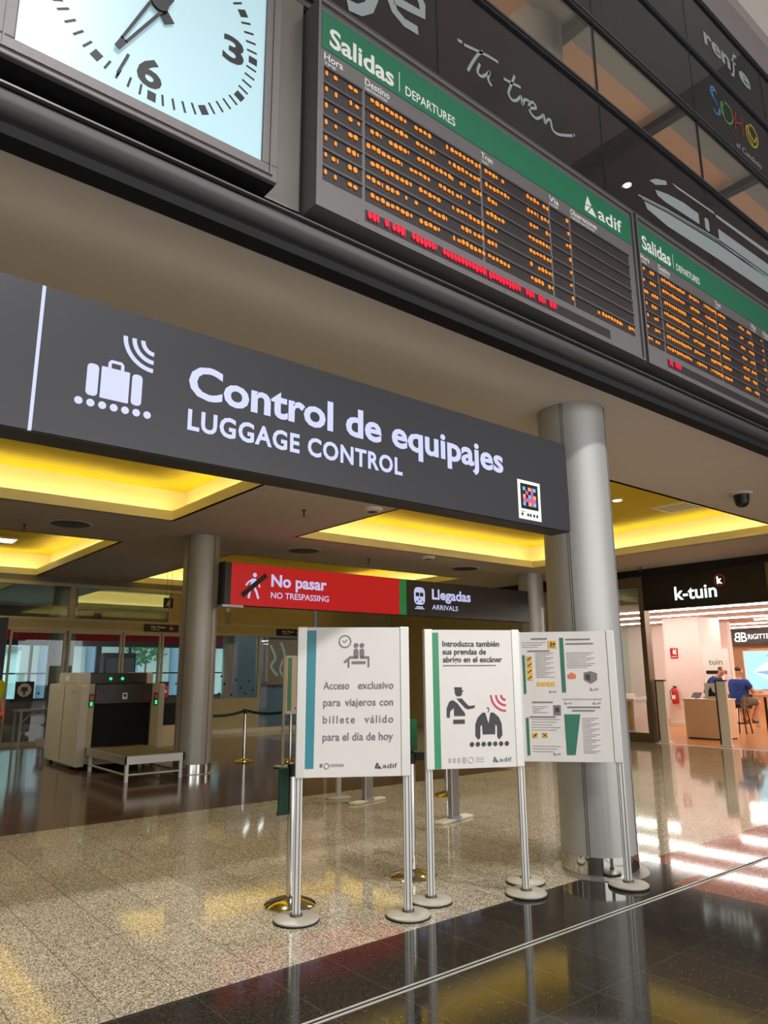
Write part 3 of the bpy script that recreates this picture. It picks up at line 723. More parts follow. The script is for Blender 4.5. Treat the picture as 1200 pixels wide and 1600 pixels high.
for p in ([(6.04, 6.32), (6.17, 6.40), (6.37, 6.47), (6.39, 6.43), (6.15, 6.32)], [(6.14, 6.26), (6.38, 6.32), (6.71, 6.365), (7.01, 6.37), (7.01, 6.24), (6.68, 6.22), (6.32, 6.20), (6.17, 6.21)],
          [(7.14, 6.37), (7.17, 6.39), (7.22, 6.39), (7.235, 6.36), (7.235, 6.25), (7.21, 6.235), (7.16, 6.235), (7.14, 6.26)],
          [(6.49, 6.505), (7.38, 6.555), (7.40, 6.53), (6.58, 6.485)], [(7.42, 6.545), (8.78, 6.61), (8.77, 6.55), (7.43, 6.51)], [(7.44, 6.37), (8.73, 6.41), (8.67, 6.19), (7.44, 6.21)],
          [(5.90, 6.02), (6.34, 6.08), (7.39, 6.16), (8.67, 6.19), (8.67, 5.99), (7.35, 5.96), (6.31, 5.92), (5.94, 5.955)]): g = MB(); g.poly(p, 3.188); build('train_panel', g, 'film_grey', t)
g = MB()
g.stroke([(5.8, 6.045), (6.31, 6.12), (7.4, 6.22), (8.69, 6.25)], .016, 3.188); g.stroke([(5.86, 6.035), (6.31, 6.10), (7.4, 6.19), (8.69, 6.22)], .008, 3.188)
build('train_line', g, 'film_grey', t)
t = thing('glazing_lettering', 'small pale operator name on the topmost black band', 'lettering', (8.2, 3.19, 9.0))
g = MB(); text(g, 'ren', 7.69, 8.36, 9.03, 9.28, 3.188, .03); g.stroke([(8.58, 9.36), (8.50, 9.34), (8.47, 9.27), (8.46, 9.1), (8.42, 8.98), (8.36, 8.97)], .04, 3.188); g.stroke([(8.41, 9.22), (8.54, 9.22)], .03, 3.188)
text(g, 'e', 8.60, 8.92, 9.04, 9.30, 3.188, .03); build('lettering', g, 'film_grey', t)
t = thing('glazing_lettering', 'colourful scribbled logo below the topmost black band', 'lettering', (8.3, 3.19, 8.0))
for k_, m_ in (([[(7.84, 8.37), (7.78, 8.43), (7.70, 8.38), (7.70, 8.30), (7.80, 8.23), (7.88, 8.18), (7.87, 8.10), (7.78, 8.06), (7.71, 8.10)], [(7.80, 8.40), (7.73, 8.36), (7.76, 8.27), (7.86, 8.20), (7.84, 8.08)]], 'blue'),
               ([[(8.06, 8.36), (7.95, 8.31), (7.93, 8.18), (8.02, 8.09), (8.14, 8.11), (8.23, 8.23), (8.18, 8.35), (8.05, 8.37), (7.97, 8.28), (7.98, 8.15)]], 'vgreen'),
               ([[(8.33, 8.38), (8.29, 8.24), (8.27, 8.09)], [(8.28, 8.22), (8.38, 8.25), (8.49, 8.30)], [(8.50, 8.40), (8.48, 8.25), (8.47, 8.1)]], 'vred'),
               ([[(8.72, 8.40), (8.61, 8.32), (8.60, 8.18), (8.70, 8.10), (8.84, 8.14), (8.92, 8.29), (8.86, 8.40), (8.72, 8.41), (8.65, 8.25), (8.75, 8.12)], [(8.66, 8.3), (8.8, 8.2), (8.88, 8.3)]], 'vyellow')):
    g = MB()
    for s_ in k_: g.stroke(sm(s_), .026, 3.188)
    build('letter', g, m_, t)
g = MB(); text(g, 'el Candado', 8.24, 8.92, 7.84, 7.93, 3.188, 0, .3); build('lettering', g, 'film_grey', t)
for n, (x_, y_, lb) in enumerate(((8.37, 4.75, 'round lit downlight glowing through the black band beside the train'), (6.49, 4.64, 'round lit downlight glowing through the handwritten slogan'))):
    t = thing('downlight', lb, 'lamp', (x_, y_, 8.3), group='gallery downlights')
    b = MB(); b.lathe([(.075, -.02), (.075, 0)], 0, 0, 24); build('trim_ring', b, 'white', t, world=False)
    b = MB(); b.lathe([(.055, -.03), (.06, -.02)], 0, 0, 24)
    mm = M.setdefault('spot_hot', mat('spot_lamp', (1, 1, 1), .4, emit=(1, .97, .92), es=60, noise=0)); build('lamp', b, 'spot_hot', t, world=False)

# ------------------------------------------------------------------ luggage control sign
t = thing('hanging_sign', 'long charcoal luggage control sign fixed in front of the large column', 'sign', (2.6, 3.5, 2.63))
g = MB(); g.box(-1.6, 4.69, 3.425, 3.60, 2.63, 3.355); build('housing', g, 'sign_black', t)
g = MB(); g.box(-1.6, .712, 3.41, 3.426, 2.635, 3.352); g.box(.728, 4.688, 3.41, 3.426, 2.635, 3.352); fc = build('face', g, 'sign_grey', t)
g = MB(); g.box(.712, .728, 3.411, 3.426, 2.635, 3.352); build('divider', g, 'sign_lit', t)
g = MB(); text(g, 'Control de equipajes', 1.46, 3.92, 2.985, 3.165, 3.41, .028); build('lettering', g, 'sign_lit', fc)
g = MB(); text(g, 'LUGGAGE CONTROL', 1.465, 2.94, 2.80, 2.91, 3.41, .03, space=1.1); build('lettering', g, 'sign_lit', fc)
def rrect(u0, u1, v0, v1, r, n=4):
    P = []
    for cx, cy, a in ((u1 - r, v1 - r, 0), (u0 + r, v1 - r, pi / 2), (u0 + r, v0 + r, pi), (u1 - r, v0 + r, 3 * pi / 2)):
        P += [(cx + r * cos(a + pi / 2 * i / n), cy + r * sin(a + pi / 2 * i / n)) for i in range(n + 1)]
    return P
g = MB()
g.poly(rrect(.945, 1.0, 2.862, 3.025, .02), 3.41); g.poly(rrect(1.012, 1.15, 2.862, 3.025, .004), 3.41); g.poly(rrect(1.163, 1.215, 2.862, 3.025, .02), 3.41)
g.stroke([(1.05, 3.025), (1.05, 3.052), (1.056, 3.06), (1.106, 3.06), (1.112, 3.052), (1.112, 3.025)], .016, 3.41)
for i in range(7): g.disc(.917 + i * .0555, 2.825, .019, 3.41)
for r_ in (.06, .105, .15): g.ring(1.265, 3.215, r_ - .011, r_ + .011, 3.41, n=14, a0=pi, a1=pi * 1.5)
build('luggage_pictogram', g, 'sign_lit', fc)
g = MB(); g.rect(4.07, 4.33, 2.665, 2.965, 3.41, .003); st = build('sticker', g, 'white', t)
g = MB(); g.rect(4.10, 4.30, 2.745, 2.94, 3.407, .001); build('sticker_panel', g, 'ink', st)
pal = {'c': [], 'm': [], 'y': []}
for i in range(5):
    for j in range(5):
        k_ = 'cmyk'[(i * 7 + j * 5 + i * j) % 4]
        if k_ != 'k': pal[k_].append((4.125 + i * .03, 2.77 + j * .029))
for k_, m_ in (('c', 'tile_cyan'), ('m', 'tile_magenta'), ('y', 'pyellow')):
    g = MB()
    for u, v in pal[k_]: g.rect(u, u + .0295, v, v + .0285, 3.406, .001)
    build('colour_square', g, m_, st)
g = MB()
for u in (4.10, 4.165, 4.195, 4.235, 4.27): g.rect(u, u + .02, 2.69, 2.712, 3.407, .001)
g.rect(4.10, 4.14, 2.72, 2.724, 3.407, .001); build('small_print', g, 'ink', st)
g = MB(); g.box(4.5, 4.54, 3.6, 3.7, 2.95, 3.05); g.box(4.5, 5.035, 3.66, 3.7, 2.95, 3.05); build('bracket', g, 'black', t)

# ------------------------------------------------------------------ no-trespassing / arrivals sign
t = thing('hanging_sign', 'red no trespassing and charcoal arrivals sign between two columns', 'sign', (9.5, 11.2, 2.7))
Y = 11.13
g = MB(); g.box(5.58, 13.5, Y + .015, Y + .2, 2.70, 3.43); build('housing', g, 'sign_black', t)
g = MB(); g.box(5.60, 5.72, Y, Y + .016, 2.705, 3.425); build('end_panel', g, 'sign_grey', t)
g = MB(); g.box(5.72, 9.48, Y, Y + .016, 2.705, 3.425); rp = build('red_face', g, 'sign_red', t)
g = MB(); g.box(9.48, 9.66, Y, Y + .016, 2.705, 3.425); build('green_stripe', g, 'sign_green', t)
g = MB(); g.box(9.66, 13.48, Y, Y + .016, 2.705, 3.425); ap = build('charcoal_face', g, 'sign_grey', t)
g = MB(); text(g, 'No pasar', 6.50, 7.69, 3.07, 3.28, Y, .03); build('lettering', g, 'sign_lit', rp)
g = MB(); text(g, 'NO TRESPASSING', 6.50, 7.74, 2.86, 2.965, Y, .012); build('lettering', g, 'sign_lit', rp)
g = MB(); text(g, 'Llegadas', 10.37, 11.53, 3.07, 3.28, Y, .03); build('lettering', g, 'sign_lit', ap)
g = MB(); text(g, 'ARRIVALS', 10.37, 11.13, 2.85, 2.95, Y, .012); build('lettering', g, 'sign_lit', ap)
g = MB(); g.disc(6.17, 3.24, .038, Y)
for s_, w_ in (([(6.15, 3.17), (6.13, 3.05)], .085), ([(6.16, 3.17), (6.06, 3.12), (6.0, 3.05)], .03), ([(6.17, 3.17), (6.25, 3.10), (6.27, 3.03)], .03), ([(6.12, 3.05), (6.08, 2.95), (6.06, 2.83)], .04), ([(6.15, 3.05), (6.21, 2.95), (6.25, 2.83)], .04)): g.stroke(s_, w_, Y)
build('walking_figure', g, 'sign_lit', rp)
g = MB(); g.stroke([(5.93, 2.87), (6.40, 3.26)], .085, Y - .002); build('bar', g, 'sign_black', rp)
g = MB(); g.poly(rrect(9.87, 10.17, 2.93, 3.29, .10), Y); g.rect(9.93, 10.11, 2.87, 2.895, Y); g.rect(9.89, 10.15, 2.84, 2.86, Y); build('train_pictogram', g, 'sign_lit', ap)
g = MB(); g.rect(9.915, 10.01, 3.10, 3.18, Y - .002); g.rect(10.03, 10.125, 3.10, 3.18, Y - .002); g.disc(9.94, 2.99, .02, Y - .002); g.disc(10.10, 2.99, .02, Y - .002); g.disc(10.02, 3.04, .02, Y - .002); build('train_window', g, 'sign_grey', ap)
g = MB(); g.box(5.56, 5.95, Y - .03, Y + .2, 2.66, 2.70); build('bracket', g, 'steel', t)


# ------------------------------------------------------------------ ceiling fittings
def vent(x, y, lb):
    t = thing('air_diffuser', lb, 'air vent', (x, y, HC), group='round ceiling vents')
    b = MB(); b.lathe([(.30, -.012), (.33, 0)], 0, 0, 36); build('rim', b, 'ceiling', t, world=False)
    b = MB()
    for r_ in (.06, .13, .2, .27): b.lathe([(r_ - .02, -.02 - .02 * (.3 - r_)), (r_ + .02, -.013)], 0, 0, 30)
    build('louvre', b, 'machine_dark', t, world=False)
vent(3.2, 11.71, 'round slatted ceiling vent between the two coffers over the scanner')
vent(7.5, 11.64, 'round slatted ceiling vent above the red sign')
vent(11.78, 11.51, 'round slatted ceiling vent above the arrivals sign')
t = thing('air_grille', 'square white air grille in the yellow coffer facing the phone shop', 'air vent', (12.1, 6.45, HC + .56))
g = MB(); g.box(-.36, .36, -.36, .36, -.02, 0); build('frame', g, 'white', t, world=False)
g = MB()
for i in range(-3, 4): g.box(-.24, .24, i * .08 - .012, i * .08 + .012, -.024, -.02)
build('slot', g, 'alu_dark', t, world=False)
def downlight(x, y, lb):
    t = thing('downlight', lb, 'lamp', (x, y, HC + .56), group='coffer downlights')
    b = MB(); b.lathe([(.10, -.015), (.10, 0)], 0, 0, 24); build('trim_ring', b, 'white', t, world=False)
    b = MB(); b.lathe([(.07, -.02), (.075, -.015)], 0, 0, 24); build('lamp', b, 'lamp_white', t, world=False)
    d = bpy.data.lights.new('downlight_beam', 'SPOT'); d.energy = HALL_SPOT_W; d.color = (1.0, 0.94, 0.80); d.spot_size = radians(120); d.spot_blend = 0.8; d.shadow_soft_size = 0.07
    o = bpy.data.objects.new('downlight_beam', d); COL.objects.link(o); o.parent = t; o.location = (0, 0, -.05)
downlight(10.75, 6.82, 'round lit spotlight in the yellow coffer beyond the large column')
for x_, y_, lb in ((8.7, 6.4, 'added unseen spotlight in the yellow coffer behind the large column'), (7.6, 6.4, 'added unseen spotlight near the corner of the middle coffer, behind luggage sign'), (3.2, 6.4, 'added unseen spotlight in the front coffer behind the suitcase pictogram'), (0.8, 6.4, 'added unseen spotlight in the front coffer beyond the sign divider'),  # further downlights added out of view to brighten the hall
                   (8.0, 14.0, 'added unseen spotlight in the far coffer above the walking figure sign'), (11.0, 14.0, 'added unseen spotlight in the far coffer above the arrivals lettering'), (2.0, 14.2, 'added unseen spotlight in the far coffer near the square lamp')): downlight(x_, y_, lb)
t = thing('ceiling_light', 'square white lamp in the yellow coffer over the glass doors', 'lamp', (3.3, 17.1, HC + .56))
g = MB(); g.box(-.3, .3, -.3, .3, -.03, 0); build('frame', g, 'white', t, world=False)
g = MB(); g.box(-.24, .24, -.24, .24, -.035, -.03); build('diffuser', g, 'lamp_white', t, world=False)
for x_, y_, lb in ((5.58, 8.68, 'small sprinkler head hanging from ceiling between two coffers'), (2.65, 12.2, 'small sprinkler head beside the round vent over the scanner'), (9.14, 11.71, 'small sprinkler head above the middle of the red sign'), (14.9, 9.0, 'small sprinkler head above the black shop fascia')):
    t = thing('sprinkler', lb, 'sprinkler', (x_, y_, HC), group='ceiling sprinklers')
    b = MB(); b.lathe([(.008, -.09), (.012, -.05), (.012, -.012), (.035, -.008), (.035, 0)], 0, 0, 12); build('pipe', b, 'machine_dark', t, world=False)
    b = MB(); b.lathe([(.03, -.095), (.03, -.09)], 0, 0, 12); build('deflector', b, 'machine_dark', t, world=False)
for x_, y_, lb in ((6.32, 8.0, 'round ceiling speaker touching the corner of the middle coffer'), (9.98, 10.8, 'round smoke detector behind the far edge of the middle coffer')):
    t = thing('smoke_detector', lb, 'detector', (x_, y_, HC))
    b = MB(); b.lathe([(.10, -.05), (.14, -.03), (.15, 0)], 0, 0, 24); build('body', b, 'white', t, smooth=True, world=False)
    b = MB(); b.lathe([(.05, -.058), (.08, -.05)], 0, 0, 24); build('grille', b, 'alu_dark', t, world=False)
t = thing('security_camera', 'black dome security camera on the soffit near the shop', 'camera', (9.65, 4.25, HC))
b = MB(); b.lathe([(.13, -.03), (.15, 0)], 0, 0, 28); build('mount', b, 'ceiling', t, smooth=True, world=False)
b = MB(); b.lathe([(.095, -.10), (.10, -.03)], 0, 0, 28); build('housing', b, 'black', t, smooth=True, world=False)
b = MB(); b.lathe([(.01, -.20), (.05, -.19), (.08, -.16), (.09, -.12), (.09, -.10)], 0, 0, 28); build('dome', b, 'black', t, smooth=True, world=False)
t = thing('exit_sign', 'small dark exit sign hanging before the upper glazing by the scanner column', 'sign', (6.66, 16.0, 3.08))
g = MB(); g.box(6.55, 6.77, 15.99, 16.02, 3.04, 3.27); pl_ = build('panel', g, 'sign_black', t)
g = MB(); g.disc(6.68, 3.22, .017, 15.99); g.stroke([(6.67, 3.19), (6.65, 3.14), (6.69, 3.10), (6.67, 3.06)], .02, 15.99); g.stroke([(6.65, 3.14), (6.61, 3.09)], .02, 15.99); g.stroke([(6.62, 3.17), (6.67, 3.18), (6.71, 3.15)], .015, 15.99); build('running_figure', g, 'white', pl_)
g = MB(); g.rod((6.6, 16.005, 3.27), (6.6, 16.005, HC), .004); g.rod((6.72, 16.005, 3.27), (6.72, 16.005, HC), .004); build('wire', g, 'alu_dark', t)
for x_, lb in ((7.5, 'small dark no entry plate over the doors beside the scanner column'), (11.42, 'small dark no entry plate over the glazing behind the teal striped poster')):
    t = thing('door_sign', lb, 'sign', (x_, 18.36, 2.64), group='door signs')
    g = MB(); g.box(x_ - .46, x_ + .46, 18.36, 18.40, 2.64, 2.83); pl_ = build('plate', g, 'sign_black', t)
    g = MB(); text(g, 'No Pasar', x_ - .28, x_ + .12, 2.735, 2.79, 18.36, .01); g.rect(x_ - .28, x_ - .05, 2.69, 2.70, 18.36); build('lettering', g, 'white', pl_)
    g = MB(); g.disc(x_ + .26, 2.735, .06, 18.36); build('no_entry_disc', g, 'red', pl_)
    g = MB(); g.rect(x_ + .22, x_ + .30, 2.725, 2.745, 18.357); build('no_entry_bar', g, 'white', pl_)


# ------------------------------------------------------------------ poster stands
def poster_stand(L_, R_, label, draw, group='poster stands', paper='paper', metal='alu'):
    dx, dy = R_[0] - L_[0], R_[1] - L_[1]; wd = math.hypot(dx, dy)
    t = thing('poster_stand', label, 'poster stand', (L_[0], L_[1], 0), math.atan2(dy, dx), group)
    for u in (0.0, wd):
        uu = u + (.012 if u == 0 else -.012)
        b = MB(); b.box(uu - .026, uu + .026, -.016, .016, .02, 1.868); po = build('post', b, metal, t, bevel=.004, world=False)
        b = MB()
        for k_ in (-.013, 0.011): b.box(uu + k_ - .003, uu + k_ + .003, -.0172, -.0155, .03, .868)
        build('groove', b, 'alu_dark', po, world=False)
        b = MB(); b.lathe([(.145, 0.006), (.145, .02), (.135, .028), (.05, .034)], uu, 0, 40); bs_ = build('base', b, 'disc', t, smooth=True, world=False)
        b = MB(); b.lathe([(.14, 0), (.148, .003), (.148, .012)], uu, 0, 40); build('foot_ring', b, 'rubber', bs_, world=False)
        b = MB(); b.lathe([(.042, .03), (.040, .045)], uu, 0, 24); build('socket', b, 'alu_dark', bs_, world=False)
    for a, b_ in ((-.012, .052), (wd - .052, wd + .012)):
        b = MB(); b.box(a, b_, -.03, -.014, .872, 1.87); build('clamp_rail', b, metal, t, bevel=.005, world=False)
    b = MB(); b.box(.045, wd - .045, -.024, -.014, .874, 1.866); bp = build('board', b, 'white', t, world=False)
    b = MB(); nx, nz = 12, 16; u0, u1 = .05, wd - .05; vs = []; fs = []
    for j in range(nz + 1):
        for i in range(nx + 1):
            u = u0 + (u1 - u0) * i / nx; v = .876 + .988 * j / nz
            vs.append((u, -.0255 - .0008 * sin(u * 23 + v * 9) * sin(v * 13), v))
    for j in range(nz):
        for i in range(nx): n0 = j * (nx + 1) + i; fs.append((n0, n0 + 1, n0 + nx + 2, n0 + nx + 1))
    n = len(vs); vs += [(u0, -.024, .876), (u1, -.024, .876), (u1, -.024, 1.864), (u0, -.024, 1.864)]; fs.append((n, n + 3, n + 2, n + 1))
    b.add(vs, fs)
    pa = build('poster', b, paper, t, smooth=True, world=False)
    draw(pa, wd)
    return t


PY = -.0268


def gpart(name, mb, m, pa): return build(name, mb, m, pa, world=False)


def draw1(pa, wd):
    b = MB(); b.poly([(.054, 1.844), (.118, 1.844), (.109, .933), (.052, .933)], PY); gpart('stripe', b, 'teal', pa)
    b = MB()
    b.ring(.316, 1.769, .036, .044, PY); b.stroke([(.300, 1.775), (.313, 1.762), (.332, 1.782)], .007, PY)
    for u in (.393, .434): b.disc(u, 1.742, .0165, PY); b.poly(rrect(u - .016, u + .016, 1.655, 1.72, .014), PY)
    b.poly([(.35, 1.668), (.408, 1.668), (.408, 1.652), (.352, 1.652), (.318, 1.620), (.306, 1.632)], PY)
    b.rect(.42, .485, 1.652, 1.668, PY); b.rect(.335, .347, 1.592, 1.655, PY); b.rect(.474, .486, 1.594, 1.655, PY); b.rect(.362, .460, 1.616, 1.634, PY)
    gpart('waiting_pictogram', b, 'pgrey', pa)
    b = MB()
    text(b, 'Acceso', .169, .347, 1.448, 1.497, PY, .012); text(b, 'exclusivo', .407, .653, 1.448, 1.497, PY, .012)
    text(b, 'para', .170, .288, 1.336, 1.385, PY, .012); text(b, 'viajeros', .318, .529, 1.336, 1.385, PY, .012); text(b, 'con', .556, .649, 1.336, 1.385, PY, .012)
    text(b, 'billete', .169, .386, 1.223, 1.272, PY, .012, space=1.3); text(b, 'válido', .452, .650, 1.223, 1.272, PY, .012, space=1.2)
    text(b, 'para el día de hoy', .168, .647, 1.110, 1.160, PY, .012)
    gpart('lettering', b, 'pgrey', pa)
    b = MB(); adif(b, .522, .673, .925, .966, PY); gpart('logo', b, 'pdark', pa)
    b = MB(); b.rect(.151, .168, .94, .962, PY); b.ring(.196, .947, .015, .019, PY); b.rect(.221, .31, .955, .958, PY); b.rect(.221, .315, .945, .948, PY); gpart('small_print', b, 'pgrey', pa)


def draw2(pa, wd):
    b = MB(); b.poly([(.014 + .038, 1.845), (.098, 1.845), (.10, .877), (.052, .877)], PY); gpart('stripe', b, 'pgreen', pa)
    b = MB()
    text(b, 'Introduzca también', .130, .578, 1.744, 1.785, PY, .02); text(b, 'sus prendas de', .130, .470, 1.686, 1.727, PY, .02); text(b, 'abrigo en el escáner', .131, .597, 1.629, 1.669, PY, .02)
    b.rect(.131, .545, 1.601, 1.606, PY)
    gpart('lettering', b, 'pdark', pa)
    b = MB()   # officer with cap, sash and outstretched arm
    b.poly([(.212, 1.447), (.272, 1.446), (.270, 1.425), (.288, 1.420), (.270, 1.412), (.272, 1.395), (.258, 1.382), (.232, 1.382), (.218, 1.398), (.216, 1.425)], PY)
    b.poly([(.200, 1.355), (.235, 1.330), (.288, 1.262), (.292, 1.242), (.208, 1.242), (.205, 1.30), (.176, 1.275), (.172, 1.23), (.150, 1.235), (.152, 1.30), (.172, 1.345)], PY)
    b.poly([(.228, 1.366), (.268, 1.366), (.296, 1.336), (.320, 1.312), (.372, 1.315), (.362, 1.296), (.312, 1.288), (.290, 1.300)], PY)
    b.poly([(.200, 1.216), (.286, 1.216), (.287, 1.187), (.197, 1.187)], PY)
    gpart('officer_pictogram', b, 'pdark', pa)
    b = MB()   # jacket on a hanger
    b.poly([(.425, 1.262), (.447, 1.262), (.470, 1.180), (.488, 1.262), (.512, 1.262), (.552, 1.228), (.572, 1.182), (.575, 1.10), (.550, 1.070), (.535, 1.09), (.537, 1.165), (.522, 1.18), (.518, 1.108), (.422, 1.108), (.420, 1.178), (.405, 1.165), (.402, 1.085), (.388, 1.072), (.366, 1.10), (.368, 1.182), (.388, 1.228)], PY)
    b.stroke([(.470, 1.265), (.478, 1.285), (.470, 1.298), (.460, 1.292)], .006, PY)
    for i in range(7): b.disc(.337 + i * .045, 1.040, .0165, PY)
    gpart('jacket_pictogram', b, 'pdark', pa)
    b = MB()
    for r_ in (.035, .075, .115): b.ring(.612, 1.388, r_ - .007, r_ + .007, PY, n=12, a0=pi, a1=pi * 1.5)
    gpart('scan_waves', b, 'pred', pa)
    b = MB(); adif(b, .495, .640, .912, .952, PY); gpart('logo', b, 'dkgreen', pa)
    b = MB()
    for u in (.155, .190, .225): b.rect(u, u + .02, .918, .948, PY)
    b.rect(.262, .292, .914, .952, PY); b.ring(.325, .932, .017, .022, PY)
    for v in (.946, .932, .918): b.rect(.362, .425, v, v + .004, PY)
    gpart('small_print', b, 'plight', pa)


def draw3(pa, wd):
    b = MB()
    b.rect(.066, .085, 1.387, 1.685, PY); b.rect(.362, .392, 1.397, 1.818, PY); b.rect(.072, .092, .921, 1.203, PY); b.poly([(.368, 1.229), (.489, 1.229), (.435, .927), (.371, .927)], PY)
    gpart('stripe', b, 'dkgreen', pa)
    b = MB()
    for u0, u1, v, n, dv in ((.066, .255, 1.783, 3, .018), (.17, .31, 1.70, 16, .0125), (.412, .625, 1.70, 8, .014), (.412, .60, 1.60, 2, .015), (.13, .245, 1.287, 4, .015), (.115, .335, 1.19, 5, .02), (.115, .33, .99, 3, .02), (.50, .625, 1.20, 20, .0135)):
        for i in range(n): b.rect(u0, u1 - (.03 * ((i * 7) % 3)), v - i * dv, v - i * dv + .004, PY)
    gpart('small_print', b, 'plight', pa)
    b = MB()
    for u0, u1, v in ((.142, .267, 1.808), (.11, .28, 1.712), (.411, .60, 1.800), (.411, .622, 1.766), (.129, .285, 1.316), (.10, .30, 1.204), (.395, .642, 1.278), (.43, .60, 1.252)): b.rect(u0, u1, v, v + .010, PY)
    adif(b, .262, .32, 1.394, 1.414, PY); adif(b, .575, .64, 1.41, 1.432, PY); adif(b, .27, .325, .925, .945, PY); adif(b, .375, .43, 1.305, 1.325, PY); adif(b, .59, .65, 1.305, 1.325, PY)
    gpart('heading', b, 'pgrey', pa)
    b = MB(); b.rect(.272, .335, 1.737, 1.797, PY); b.rect(.116, .157, 1.053, 1.090, PY); b.rect(.19, .232, 1.053, 1.090, PY)
    for i in range(4): b.rect(.098, .140, 1.49 + i * .049, 1.53 + i * .049, PY)
    for i in range(4): b.rect(.172 + i * .036, .20 + i * .036, 1.445, 1.475, PY)
    gpart('warning_square', b, 'pyellow', pa)
    b = MB(); b.rect(.282, .325, 1.747, 1.752, PY - .001); b.rect(.29, .302, 1.755, 1.785, PY - .001); b.disc(.318, 1.770, .011, PY - .001)
    for i in range(4): b.stroke([(.105, 1.498 + i * .049), (.133, 1.522 + i * .049)], .009, PY - .001)
    b.stroke([(.125, 1.06), (.148, 1.082)], .012, PY - .001); b.stroke([(.198, 1.06), (.224, 1.084)], .006, PY - .001); b.stroke([(.198, 1.084), (.224, 1.06)], .006, PY - .001)
    gpart('warning_symbol', b, 'pdark', pa)
    b = MB(); b.poly(rrect(.412, .474, 1.502, 1.535, .008), PY); b.rect(.43, .455, 1.535, 1.546, PY); gpart('suitcase_picture', b, 'porange', pa)
    b = MB(); b.poly([(.535, 1.545), (.585, 1.558), (.636, 1.54), (.634, 1.49), (.585, 1.462), (.535, 1.49)], PY); b.rect(.287, .343, 1.222, 1.298, PY); gpart('scanner_picture', b, 'pgrey', pa)
    b = MB(); b.poly([(.545, 1.53), (.58, 1.535), (.58, 1.482), (.545, 1.497)], PY - .001); b.rect(.30, .33, 1.245, 1.28, PY - .001); gpart('scanner_opening', b, 'pdark', pa)
    b = MB(); b.rect(.366, .66, 1.341, 1.349, PY); gpart('sheet_edge', b, 'plight', pa)


poster_stand((2.76, 4.32), (3.39, 3.91), 'poster stand with teal stripe and access for ticket holders notice', draw1)
poster_stand((3.69, 4.05), (4.34, 3.72), 'poster stand with green stripe showing officer and jacket pictograms', draw2)
poster_stand((4.56, 3.94), (5.07, 3.36), 'poster stand covered with four printed sheets in front of the column', draw3)


def draw4(pa, wd):
    b = MB(); b.rect(.07, .14, .93, 1.83, PY); gpart('stripe', b, 'pgreen', pa)
    b = MB(); b.ring(.40, 1.36, .12, .135, PY); gpart('ring', b, 'vred', pa)
    b = MB(); b.rect(.20, .30, .96, .98, PY); gpart('small_print', b, 'pdark', pa)
poster_stand((6.81, 11.15), (7.55, 10.9), 'far poster stand with green stripe half hidden behind the teal striped one', draw4, paper='shop_wood', metal='frame_gold')  # gold posts and cream paper put the coffers' golden light into the colour


# ------------------------------------------------------------------ belt barriers
def stanchion(x, y, label, gold=False, r=.18):
    t = thing('barrier_post', label, 'barrier post', (x, y, 0), group='belt barrier posts')
    b = MB(); b.lathe([(r, 0), (r + .003, .008), (r - .01, .018), (r * .6, .04), (.05, .055), (.032, .06)], 0, 0, 40); build('base', b, 'chrome', t, smooth=True, world=False)
    b = MB(); b.lathe([(.03, .05), (.03, .84)], 0, 0, 24); build('pole', b, 'chrome', t, smooth=True, world=False)
    b = MB(); b.lathe([(.036, .84), (.036, .925), (.02, .935)], 0, 0, 24); build('belt_head', b, 'black', t, smooth=True, world=False)
    return t


t1 = stanchion(2.92, 4.63, 'chrome barrier post with green belt hanging, behind the teal striped poster', r=.175)
b = MB(); b.box(-.11, -.036, -.012, .012, .615, .90); b.box(-.115, -.03, -.016, .016, .59, .615); build('hanging_belt', b, 'belt', t1, world=False)
t2 = stanchion(4.03, 4.61, 'chrome barrier post between the teal and green striped poster stands')
b = MB(); b.box(-.04, .05, -.02, .02, .94, 1.18); build('green_card_holder', b, 'bgreen', t2, world=False)
b = MB(); b.box(.036, .13, -.02, .02, .86, .92); build('belt_clip', b, 'black', t2, world=False)
stanchion(6.73, 12.33, 'thin barrier post standing alone between scanner column and far poster stand')
stanchion(7.35, 11.75, 'barrier post behind the far poster stand')
stanchion(6.9, 7.2, 'barrier post behind the grey totems')
def belt(p, q, label):
    b = MB(); n = 12; vs = []
    for i in range(n + 1):
        u = i / n; x_ = p[0] + (q[0] - p[0]) * u; y_ = p[1] + (q[1] - p[1]) * u; s_ = -.05 * 4 * u * (1 - u)
        for dz in (-.025, .025):
            vs += [(x_, y_ - .001, .89 + s_ + dz), (x_, y_ + .001, .89 + s_ + dz)]
    fs = []
    for i in range(n):
        a = i * 4; c_ = a + 4
        fs += [(a, c_, c_ + 2, a + 2), (a + 1, a + 3, c_ + 3, c_ + 1), (a + 2, c_ + 2, c_ + 3, a + 3), (a, a + 1, c_ + 1, c_)]
    fs += [(0, 2, 3, 1), (n * 4, n * 4 + 1, n * 4 + 3, n * 4 + 2)]
    b.add(vs, fs)
    return tag(build('barrier_belt', b, 'belt'), label, 'barrier belt', 'barrier belts')
belt((5.6, 11.8), (6.694, 12.32), 'dark belt from the scanner column to the thin barrier post')
belt((6.767, 12.31), (7.315, 11.77), 'dark belt between the thin post and the post behind the far stand')

